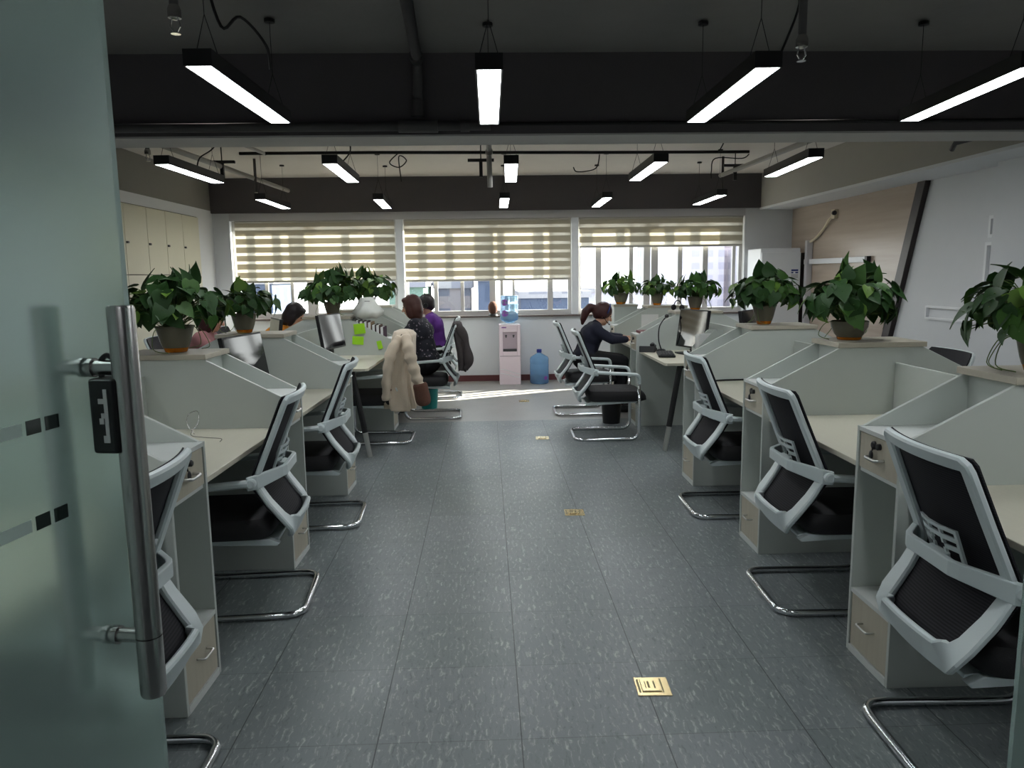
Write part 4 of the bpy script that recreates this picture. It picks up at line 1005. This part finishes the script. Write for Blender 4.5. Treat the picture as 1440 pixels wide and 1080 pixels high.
def person(label, loc, rz, pel, chest, neck, head, hpitch, arms, top_m, hair_m, style, leg_x=.46, k=1.05):
    t = thing('person', label, 'person', loc, rz)
    pel, chest, neck, head = V(pel), V(chest), V(neck), V(head)
    HM = Matrix.Translation(head) @ Matrix.Rotation(hpitch, 4, 'Y')
    b = MB()
    # trunk
    wa = pel.lerp(chest, .5)
    def trunk(mb, g):
        mb.caps(pel + V((0, -.07, 0)), pel + V((0, .07, 0)), .125 + g, .125 + g, 14)
        mb.caps(pel, wa, .125 + g, .115 + g); mb.caps(wa + V((0, -.05, 0)), wa + V((0, .05, 0)), .11 + g, .11 + g)
        mb.caps(wa, chest, .115 + g, .125 + g); mb.caps(chest + V((0, -.075, 0)), chest + V((0, .075, 0)), .118 + g, .118 + g)
        sh = chest.lerp(neck, .55)
        mb.caps(sh + V((0, -.145, 0)), sh + V((0, .145, 0)), .068 + g, .068 + g); mb.caps(chest, neck - V((0, 0, .02)), .11 + g, .055 + g)
        return sh
    sh = trunk(b, 0)
    b.caps(neck - V((0, 0, .05)), head + (neck - head) * .25, .052, .050)
    # head
    b.ball((0, 0, .02), (.094 * k, .076 * k, .105 * k), 18, 12, HM); b.ball((.022, 0, -.055), (.066 * k, .058 * k, .062 * k), 14, 9, HM); b.ball((.055, 0, -.092), (.026, .026, .022), 10, 7, HM)
    b.caps(HM @ V((.088 * k, 0, .012)), HM @ V((.108 * k, 0, -.028)), .010, .015, 8)
    for s in (1, -1):
        b.ball((-.005, s * .078 * k, -.012), (.020, .010, .030), 8, 6, HM)
        b.ball((.072 * k, s * .032, -.03), (.02, .02, .018), 8, 6, HM)
    top = MB(); trunk(top, .014)
    tr = MB()
    for s in (1, -1):
        hip = pel + V((.03, s * .085, -.01)); kn = V((leg_x + .02, s * .105, .60)); an = V((leg_x, s * .105, .12))
        b.caps(hip, kn, .082, .058); b.caps(kn, kn.lerp(an, .35), .056, .056); b.caps(kn.lerp(an, .35), an, .056, .036)
        b.caps(an - V((.02, 0, .055)), an + V((.14, s * .015, -.085)), .036, .028)
        tr.caps(hip, kn, .098, .072); tr.caps(kn, an + V((0, 0, .02)), .070, .055)
        sp = sh + V((0, s * .165, -.01)); el, wr, hd = [V(q) for q in arms[0 if s < 0 else 1]]
        b.caps(sp, el, .050, .040); b.caps(el, wr, .040, .027)
        top.caps(sp, el, .066, .056); top.caps(el, el.lerp(wr, .86), .055, .042)
        hand_chain(b, wr, hd, V((0, 0, 1)), -s)
    tr.caps(pel + V((0, -.08, -.02)), pel + V((0, .08, -.02)), .142, .142)
    b.build('body', M['skin'], t, remesh=.0085, relax=2)
    top.build('shirt', M[top_m], t, remesh=.014, relax=3)
    tr.build('trousers', M['darktrouser'], t, remesh=.016, relax=3)
    sho = MB()
    for s in (1, -1): sho.caps((leg_x - .03, s * .105, .055), (leg_x + .15, s * .12, .042), .05, .040)
    sho.build('shoes', M['black'], t, remesh=.012, relax=2)
    # hair
    h = MB()
    h.ball((-.016, 0, .034), (.105 * k, .092 * k, .108 * k), 18, 12, HM)
    if style == 'short':
        h.ball((-.055, 0, -.005), (.062, .082, .085), 14, 9, HM); h.ball((.055, 0, .095), (.045, .07, .03), 12, 8, HM)
    elif style == 'bob':
        h.ball((-.045, 0, -.03), (.082, .096, .12), 16, 10, HM); h.ball((-.045, 0, -.10), (.065, .085, .07), 14, 9, HM)
        for s in (1, -1): h.ball((.012, s * .075, -.04), (.045, .026, .095), 12, 8, HM)
        h.ball((.06, 0, .088), (.04, .07, .035), 12, 8, HM)
    else:
        h.ball((-.06, 0, 0), (.066, .084, .08), 14, 9, HM); h.ball((-.125, 0, .03), (.035, .035, .035), 10, 7, HM)
        pt = [HM @ V(q) for q in ((-.12, 0, .035), (-.17, 0, .02), (-.195, 0, -.05), (-.19, .0, -.13), (-.175, 0, -.19))]
        for q, r, a, c in zip(pt, pt[1:], (.035, .046, .050, .040), (.046, .050, .040, .018)): h.caps(q, r, a, c)
        for s in (1, -1): h.ball((.0, s * .074, .005), (.05, .022, .05), 12, 8, HM)
    hh = h.build('hair', M[hair_m], t, remesh=.010, relax=2)
    e = MB()
    for s in (1, -1): e.ball((.084 * k, s * .031, .012), (.008, .012, .007), 8, 6, HM)
    e.build('eyes', M['eye'], t, smooth=True)
    MB().ball((.082 * k, 0, -.058), (.012, .024, .007), 10, 6, HM).build('lips', M['lips'], t, smooth=True)
    return t, HM, hh
# woman in navy, right
t, HM, hh = person('woman with a dark ponytail in a navy top, head bent, at a right desk', (1.08, 8.68, 0), 0, (.05, 0, .645), (.13, 0, .90), (.19, 0, 1.035), (.262, 0, 1.135), R(24),
       [((.33, -.26, .865), (.52, -.17, .858), (1, .15, 0)), ((.33, .25, .865), (.53, .15, .858), (1, -.2, 0))], 'navy', 'hairred', 'pony')
MB().tube([HM @ V(q) for q in arc((-.02, 0, .03), .001, 0, 1, 1)][:0] or [HM @ V((.03, .098 * sin(a), .03 + .112 * cos(a))) for a in [i * pi / 12 - pi / 2 for i in range(13)]], .008, 8).build('hair_band', M['logo'], t, smooth=True)
mic = MB(); mic.tube(smooth_path([HM @ V((0, -.092, -.02)), HM @ V((.06, -.09, -.06)), HM @ V((.105, -.05, -.075))], 4), .004, 6); mic.ball(tuple(HM @ V((.108, -.045, -.076))), .009); mic.build('headset_microphone', M['black'], t, smooth=True)
# floral woman, left
t, HM, hh = person('woman with a brown bob in a dark floral top, sitting behind the beige coat', (-.62, 8.58, 0), R(166), (.07, 0, .645), (.135, 0, .975), (.185, 0, 1.12), (.235, 0, 1.255), R(10),
       [((.30, -.27, .90), (.50, -.16, .860), (1, .2, 0)), ((.30, .27, .90), (.50, .16, .860), (1, -.2, 0))], 'floral', 'hairbrown', 'bob')
# man in purple, left
t, HM, hh = person('man with short dark hair and headset in a purple shirt, sitting by the window', (-.66, 10.02, 0), R(178), (.0, 0, .645), (.045, 0, .96), (.085, 0, 1.095), (.135, 0, 1.225), R(12),
       [((.22, -.27, .85), (.45, -.17, .860), (1, .2, 0)), ((.22, .27, .85), (.45, .17, .860), (1, -.2, 0))], 'purpleshirt', 'hairblack', 'short')
hs = MB(); hs.tube([HM @ V((-.015, .104 * sin(a), .035 + .118 * cos(a))) for a in [i * R(200) / 14 - R(100) for i in range(15)]], .006, 8)
for s in (1, -1): hs.lathe([(.030, -.012), (.034, 0), (.030, .012)], 14, HM @ Matrix.Translation((-.005, s * .100, -.005)) @ Matrix.Rotation(pi / 2, 4, 'X'))
hs.tube(smooth_path([HM @ V((0, .104, -.03)), HM @ V((.06, .10, -.07)), HM @ V((.11, .05, -.085))], 4), .004, 6); hs.ball(tuple(HM @ V((.112, .045, -.086))), .010)
hs.build('headset', M['black'], t, smooth='auto')
# two people on the far side of the left desks
LCH = 'chairs on the far side of the left desks'
dup(ch0, (-2.74, 8.62, 0), R(2), 'chair of the dark haired person in orange, on the far side of the left desks', LCH)
dup(ch0, (-2.90, 7.30, 0), R(4), 'chair of the person in dusty pink, on the far side of the left desks', LCH)
person('dark haired person in orange bent over the far side of the left desks', (-2.70, 8.62, 0), R(2), (.08, 0, .645), (.30, 0, .93), (.42, 0, 1.06), (.525, 0, 1.185), R(30),
       [((.42, -.27, .87), (.60, -.16, .860), (1, .2, 0)), ((.42, .27, .87), (.60, .16, .860), (1, -.2, 0))], 'orange', 'hairblack', 'bob')
person('dark haired person in dusty pink, seen between the two left plants', (-2.86, 7.30, 0), R(4), (.07, 0, .645), (.14, 0, .96), (.18, 0, 1.10), (.24, 0, 1.225), R(18),
       [((.38, -.27, .87), (.58, -.16, .860), (1, .2, 0)), ((.38, .27, .87), (.58, .16, .860), (1, -.2, 0))], 'pinkcloth', 'hairred', 'bob')

# ------------------------------------------------------------------ clothes on the chairs
def drape(mb, cx, cy, prof, seed, fold=.014, nf=7):
    # prof: rows of (z, half x, half y, dx)
    rng = random.Random(seed); ph = [rng.uniform(0, 6.28) for _ in range(4)]; rings = []; n = 64
    fine = []
    for p, q in zip(prof, prof[1:]):
        for k in range(4): fine.append(tuple(p[j] + (q[j] - p[j]) * k / 4 for j in range(4)))
    prof = fine + [prof[-1]]
    for z, hx, hy, dx in prof:
        ring = []
        for i in range(n):
            a = 2 * pi * i / n; f = 1 + fold * 4 * (sin(nf * a + ph[0] + z * 2) * .6 + sin((nf + 4) * a + ph[1] - z * 5) * .4) * min(1, (prof[0][0] - z) * 4)
            ca, sa = cos(a), sin(a); f += .10 * NZ.noise(V((ca * 3.2, sa * 3.2, z * 2.5 + seed))) + .07 * NZ.noise(V((ca * 8, sa * 8, z * 5 + seed)))
            ring.append((cx + dx + hx * f * math.copysign(abs(ca) ** .7, ca), cy + hy * f * math.copysign(abs(sa) ** .7, sa), z + .012 * sin(3 * a + ph[2]) * (z < prof[-1][0] + .05)))
        rings.append(ring)
    mb.loft(rings)
t = thing('coat', 'beige coat draped over the back of a left chair, its sleeve showing brown lining', 'coat', (-.80, 7.38, 0))
mb = MB()
drape(mb, 0, 0, [(1.085, .05, .15, -.01), (1.075, .085, .20, -.01), (1.04, .105, .25, .0), (.98, .11, .275, -.01), (.85, .115, .285, -.03), (.70, .13, .29, -.06), (.55, .15, .29, -.07), (.42, .165, .285, -.06), (.335, .17, .28, -.05)], 4, .022, 11)
mb.build('coat_body', M['coat'], t, smooth=True)
mb = MB()
sl = smooth_path([(.03, -.24, 1.03), (.07, -.315, .92), (.10, -.335, .78), (.135, -.335, .64), (.165, -.33, .56)], 6)
mb.tube(sl, [.047 + .010 * sin(i * .16) + .007 * sin(i * 1.5) for i in range(len(sl))], 28)
sl2 = smooth_path([(-.02, -.24, 1.03), (-.10, -.31, .90), (-.14, -.325, .70), (-.16, -.32, .45)], 6)
mb.tube(sl2, [.042 + .010 * sin(i * .18) + .007 * sin(i * 1.9) for i in range(len(sl2))], 28)
mb.v = [tuple(V(p) + NZ.noise_vector(V((p[0] * 16, p[1] * 16, p[2] * 6))) * .013) for p in mb.v]
mb.build('sleeve', M['coat'], t, smooth=True)
cf = MB(); cf.tube(smooth_path([(.16, -.33, .60), (.175, -.332, .52), (.19, -.33, .43), (.195, -.325, .39)], 4), [.060, .068, .070, .069, .070, .072, .073, .073, .071, .066, .058, .045, .02][:13], 18)
o = cf.build('sleeve_cuff', M['brownfur'], t, smooth=True); o['label'] = 'brown lining turned out of the sleeve end'
bt = MB()
for z in (.86, .70, .54): bt.ball((-.12, -.30, z), (.012, .006, .012), 8, 6)
bt.build('button', M['brownfur'], t, smooth=True)
t = thing('jacket', 'dark grey brown jacket hung on the back of the chair of the floral woman', 'jacket', (-.335, 8.60, 0))
mb = MB(); drape(mb, 0, 0, [(1.085, .03, .15, 0), (1.07, .05, .21, .0), (1.0, .06, .255, .01), (.88, .06, .265, .03), (.75, .06, .265, .05), (.62, .055, .255, .06), (.54, .05, .24, .055)], 8, .02, 8)
mb.build('jacket_body', M['jacket'], t, smooth=True)
mb = MB(); sl = smooth_path([(.02, -.23, 1.04), (.09, -.25, .92), (.12, -.25, .78), (.13, -.24, .64), (.09, -.24, .57)], 6); mb.tube(sl, [.042 + .012 * sin(i * .5) for i in range(len(sl))], 14); mb.build('sleeve', M['jacket'], t, smooth=True)

# ------------------------------------------------------------------ desk things
DZ = .802
def monitor(label, x, y, rz, w=.52, h=.31, zb=.13, lean=R(8)):
    t = thing('monitor', label, 'monitor', (x, y, DZ), rz, 'screens on the desks')   # screen faces local +X
    mt = Matrix.Translation((0, 0, zb)) @ Matrix.Rotation(-lean, 4, 'Y')
    MB().box((-.03, -w / 2, 0), (.0, w / 2, h), mt).build('case', M['black'], t, bevel=.004)
    MB().box((.0, -w / 2 + .012, .016), (.0015, w / 2 - .012, h - .012), mt).build('screen', M['screen'], t)
    MB().prism([(-.09, -.11), (.08, -.13), (.10, -.06), (.10, .06), (.08, .13), (-.09, .11)], 0, .012, 'z').build('stand_foot', M['black'], t, bevel=.003)
    MB().prism([(-.07, .012), (-.035, .012), (-.03, zb + .12), (-.055, zb + .12)], -.03, .03, 'y').build('stand_neck', M['black'], t, bevel=.003)
monitor('screen on the near left desk, glaring white, between the two left plants', -1.55, 4.97, R(-10), lean=R(9.5))
monitor('glaring screen on the left desk beside the lime sticky notes', -1.44, 7.20, R(-15), .46, .33, lean=R(9))
monitor('dark screen seen from behind, left of the dark bushy plant', -2.02, 7.14, R(205), .50, .30)
monitor('black screen with a pale reflection on the right desk with the splayed leg', 2.00, 7.38, R(199), .48, .38, .06)
monitor('black screen seen from behind on the right, just left of the dense plant', 2.54, 7.12, R(-38), .44, .30, .14)
t = thing('keyboard', 'black keyboard lying on the right desk with the free end', 'keyboard', (1.74, 7.26, DZ), R(80))
MB().prism([(-.22, -.08), (.22, -.08), (.21, .08), (-.21, .08)], .004, .024, 'z').build('base', M['black'], t, bevel=.006)
kb = MB()
for r_i in range(5):
    for c_i in range(14): kb.box((-.20 + c_i * .0287, -.066 + r_i * .0265, .024), (-.20 + c_i * .0287 + .024, -.066 + r_i * .0265 + .021, .030))
kb.build('keys', M['darkgrey'], t)
t = thing('desk_telephone', 'dark desk telephone beside the keyboard on the right desk with the free end', 'telephone', (1.655, 7.665, DZ), R(70))
MB().prism([(-.09, 0), (.09, 0), (.09, .03), (-.09, .065)], -.08, .08, 'y').build('base', M['darkgrey'], t, bevel=.006)
MB().tube(smooth_path([(-.09, -.05, .075), (-.04, -.05, .085), (.04, -.05, .065), (.09, -.05, .05)], 4), [.022, .02, .017, .016, .016, .016, .016, .016, .016, .016, .018, .02, .022], 10).build('handset', M['black'], t, smooth=True)
t = thing('file_holder', 'pale grey file holder standing on the right desk with the splayed leg', 'file holder', (2.03, 6.86, DZ), R(15))
f = MB(); f.prism([(-.13, 0), (.13, 0), (.13, .27), (.03, .27), (-.13, .12)], -.055, -.051, 'y'); f.prism([(-.13, 0), (.13, 0), (.13, .27), (.03, .27), (-.13, .12)], .051, .055, 'y'); f.box((.126, -.051, 0), (.13, .051, .27)); f.box((-.13, -.051, 0), (.126, .051, .004)); f.box((-.13, -.051, .004), (-.126, .051, .11))
f.build('holder', M['laminate'], t)
f = MB()
for k in range(5): f.box((-.11, -.04 + k * .016, .006), (.115, -.034 + k * .016, .24 - .012 * (k % 3)))
f.build('papers', M['paper'], t)
def gooseneck(label, x, y, pts, hd):
    t = thing('desk_microphone', label, 'microphone', (x, y, DZ), 0, 'black gooseneck microphones on the right desk')
    MB().lathe([(.045, 0), (.045, .012), (.03, .02)], 18).build('foot', M['black'], t, smooth='auto')
    MB().tube(smooth_path(pts, 6), .006, 8).build('neck', M['black'], t, smooth=True)
    MB().ball(pts[-1], hd, 12, 8).build('head', M['black'], t, smooth=True)
gooseneck('black gooseneck standing by the panel of the right desk, left of the pale reflection screen', 1.80, 7.70, [(0, 0, .012), (-.03, 0, .12), (-.02, .0, .26), (.05, 0, .36)], (.022, .03, .02))
gooseneck('second black gooseneck, bending behind the pale reflection screen', 2.14, 7.70, [(0, 0, .012), (-.08, 0, .16), (-.12, 0, .30), (-.11, 0, .38)], (.02, .02, .024))
t = thing('headset', 'black headset lying on the cabinet shelf by the tapered grey pot', 'headset', (RX(7.94) + .45, 7.865, Z1 + .002), R(20))
MB().tube([(0, .075 * cos(a), .022 + .085 * sin(a)) for a in [i * pi / 12 for i in range(13)]], .006, 8).build('band', M['black'], t, smooth=True)
for s in (1, -1): MB().lathe([(.026, -.012), (.032, 0), (.026, .012)], 14, Matrix.Translation((0, s * .075, .033)) @ Matrix.Rotation(pi / 2, 4, 'X')).build('ear_cup', M['black'], t, smooth='auto')
o = MB().tube(smooth_path([(0, 0, .005), (.05, -.02, .006), (.16, .02, .005), (.30, .03, .005), (.36, .035, .006)], 8), .0065, 8).build('cable', M['cable'], smooth=True); o.location = (1.575, 5.42, DZ + .004); tag(o, 'black cable lying along the panel on the third right desk', 'cable')
o = MB().tube(smooth_path([(0, 0, .003), (-.05, .04, .05), (-.06, .10, .09), (-.02, .12, .10), (.0, .06, .05), (-.01, -.02, .004), (.08, -.09, .003), (.18, -.13, .003), (.20, -.20, .003)], 8), .0018, 6).build('loose_wire', M['steel'], smooth=True); o.location = (-1.52, 3.87, DZ + .003); tag(o, 'thin loose wire curling on the second left desk', 'wire')
# sticky notes on the side of the left cabinet
def note(label, x, z, w, h, tilt=0.):
    o = MB().box((-w / 2, -.0015, -h / 2), (w / 2, 0, h / 2)).build('sticky_note', M['lime']); o.location = (x, 7.95 - CW - .004, z); o.rotation_euler = (0, tilt, LA - pi); tag(o, label, 'sticky note', 'lime sticky notes on the left cabinet side')
note('upper of the two stacked lime sticky notes on the left cabinet side', -1.305, 1.075, .115, .105, R(-6))
note('lower of the two stacked lime sticky notes on the left cabinet side', -1.325, .955, .115, .085, R(4))
note('narrow lime sticky note near the sloping front edge of the left cabinet side', -1.105, .905, .05, .085, R(-12))
# books in the trough of that cabinet, plastic bag on them
for i in range(7):
    x = rl(7.95) - .10 - i * .042; hh_ = (.115, .135, .14, .165, .175, .18, .19)[i]
    t = thing('book', ('front most book in the trough of the cabinet with lime notes', 'second book from the front in the trough of the cabinet with lime notes', 'third book from the front in the trough of the cabinet with lime notes', 'middle book in the trough of the cabinet with lime notes', 'third book from the bag end in the trough of the cabinet with lime notes', 'second book from the bag end in the trough of the cabinet with lime notes', 'book at the bag end of the trough of the cabinet with lime notes')[i], 'book', (x, 7.95, CH + .0005), LA, 'dark books in the cabinet trough')
    MB().box((-.018, -.11, 0), (-.014, .11, hh_)).build('cover', M['books'][i % 4], t); MB().box((.014, -.11, 0), (.018, .11, hh_)).build('cover', M['books'][i % 4], t); MB().box((-.014, -.113, 0), (.014, -.109, hh_)).build('spine', M['books'][i % 4], t)
    MB().box((-.0135, -.108, .003), (.0135, .108, hh_ - .004)).build('pages', M['paper'], t)
t = thing('plastic_bag', 'crumpled white plastic bag with a handle hole, on the books below the dark bushy plant', 'bag', (-1.24, 7.95, CH + .205))
rings = []; rg = random.Random(3)
for i, (z, hx, hy) in enumerate(((0, .10, .08), (.03, .15, .10), (.07, .155, .11), (.11, .13, .08), (.15, .10, .035), (.185, .085, .010), (.21, .07, .006))):
    rings.append([(hx * cos(2 * pi * k / 36) * (1 + .10 * sin(5 * 2 * pi * k / 36 + i)), hy * sin(2 * pi * k / 36) * (1 + .16 * sin(7 * 2 * pi * k / 36 - i * 1.3)), z + .008 * sin(4 * 2 * pi * k / 36 + i)) for k in range(36)])
MB().loft(rings).build('bag_body', M['bagwhite'], t, smooth=True)
MB().box((-.028, -.0155, .165), (.028, .0155, .179)).build('handle_hole', M['darkgrey'], t, bevel=.003)
t = thing('folder', 'red folder lying in the trough of the right cabinet before the woman in navy', 'folder', (RX(7.94) + .14, 7.94, CH + .0005))
MB().box((-.09, -.11, 0), (.09, .11, .028)).build('cover', M['redbox'], t, bevel=.003); MB().box((-.086, -.1125, .004), (.086, -.1105, .024)).build('pages', M['paper'], t)
o = MB().box((0, -.002, 0), (.21, 0, .26)).build('notice_sheet', M['paper']); o.location = (RX(9.36) + .33, 9.36 - CW - .001, .84); tag(o, 'white paper sheet fixed to the cabinet side beyond the woman in navy', 'paper')
def bin_(label, x, y, m, r=.12, h=.30, liner=True):
    t = thing('waste_bin', label, 'waste bin', (x, y, 0))
    MB().lathe([(r * .80, 0), (r, h), (r * 1.04, h), (r * 1.04, h - .012), (r * .97, h), (r * .93, h - .01), (r * .76, .012)], 28).build('bin_body', M[m], t, smooth='auto')
    if liner: MB().lathe([(r * 1.07, h - .05), (r * 1.06, h + .006), (r * .92, h + .008), (r * .88, h - .08)], 28, cap=False).build('bin_liner', M['black'], t, smooth='auto')
bin_('teal waste bin with a dark liner behind the beige coat', -.72, 9.14, 'teal')
bin_('black waste bin under the armrest of the empty chair with its side in view', 1.33, 7.99, 'black', .115, .33)

t = thing('pedestal', 'slim grey pedestal under the brightest green plant, behind the woman in navy', 'pedestal', (1.80, 9.86, 0))
MB().box((-.15, -.14, 0), (.15, .14, 1.175)).build('body', M['laminate'], t, bevel=.002); MB().box((-.16, -.15, 1.1755), (.16, .15, 1.2035)).build('top_board', M['capwood'], t, bevel=.002)
# ------------------------------------------------------------------ light
sun = bpy.data.lights.new('sun', 'SUN'); sun.energy = 60; sun.angle = R(.6); sun.color = (1, .95, .86)
so = bpy.data.objects.new('sun', sun); C.objects.link(so)
d = V((-2.05, -.94, -1.0)); so.rotation_euler = d.to_track_quat('-Z', 'Y').to_euler()
w = bpy.data.worlds.new('World'); SC.world = w; w.use_nodes = True; nt = w.node_tree; nt.nodes.clear()
o_ = nt.nodes.new('ShaderNodeOutputWorld'); b_ = nt.nodes.new('ShaderNodeBackground'); tc = nt.nodes.new('ShaderNodeTexCoord'); sp = nt.nodes.new('ShaderNodeSeparateXYZ'); rp = nt.nodes.new('ShaderNodeValToRGB')
nt.links.new(tc.outputs['Generated'], sp.inputs[0]); nt.links.new(sp.outputs[2], rp.inputs[0])
rp.color_ramp.elements[0].position = 0.; rp.color_ramp.elements[0].color = (1., .985, .97, 1); rp.color_ramp.elements[1].position = .6; rp.color_ramp.elements[1].color = (.72, .86, 1., 1)
nt.links.new(rp.outputs[0], b_.inputs[0]); b_.inputs[1].default_value = 5.0; nt.links.new(b_.outputs[0], o_.inputs[0])
# unseen lamp added behind the camera to light door glass and handles
t = thing('ceiling_light', 'unseen lamp added on the corridor ceiling to light the glass doors', 'lamp', (.2, -1.6, ZC - .06))
MB().box((-.6, -.06, 0), (.6, .06, .06)).build('housing', M['whitepaint'], t); MB().box((-.58, -.05, -.004), (.58, .05, 0)).build('diffuser', M['panel_light'], t)
SC.view_settings.view_transform = 'Standard'; SC.view_settings.look = 'None'; SC.view_settings.exposure = 0.; SC.view_settings.gamma = 1; SC.view_settings.use_curve_mapping = False
SC.cycles.max_bounces = 10; SC.cycles.diffuse_bounces = 5; SC.cycles.glossy_bounces = 4; SC.cycles.transmission_bounces = 8; SC.cycles.transparent_max_bounces = 12
SC.cycles.use_denoising = True; SC.cycles.sample_clamp_indirect = 6
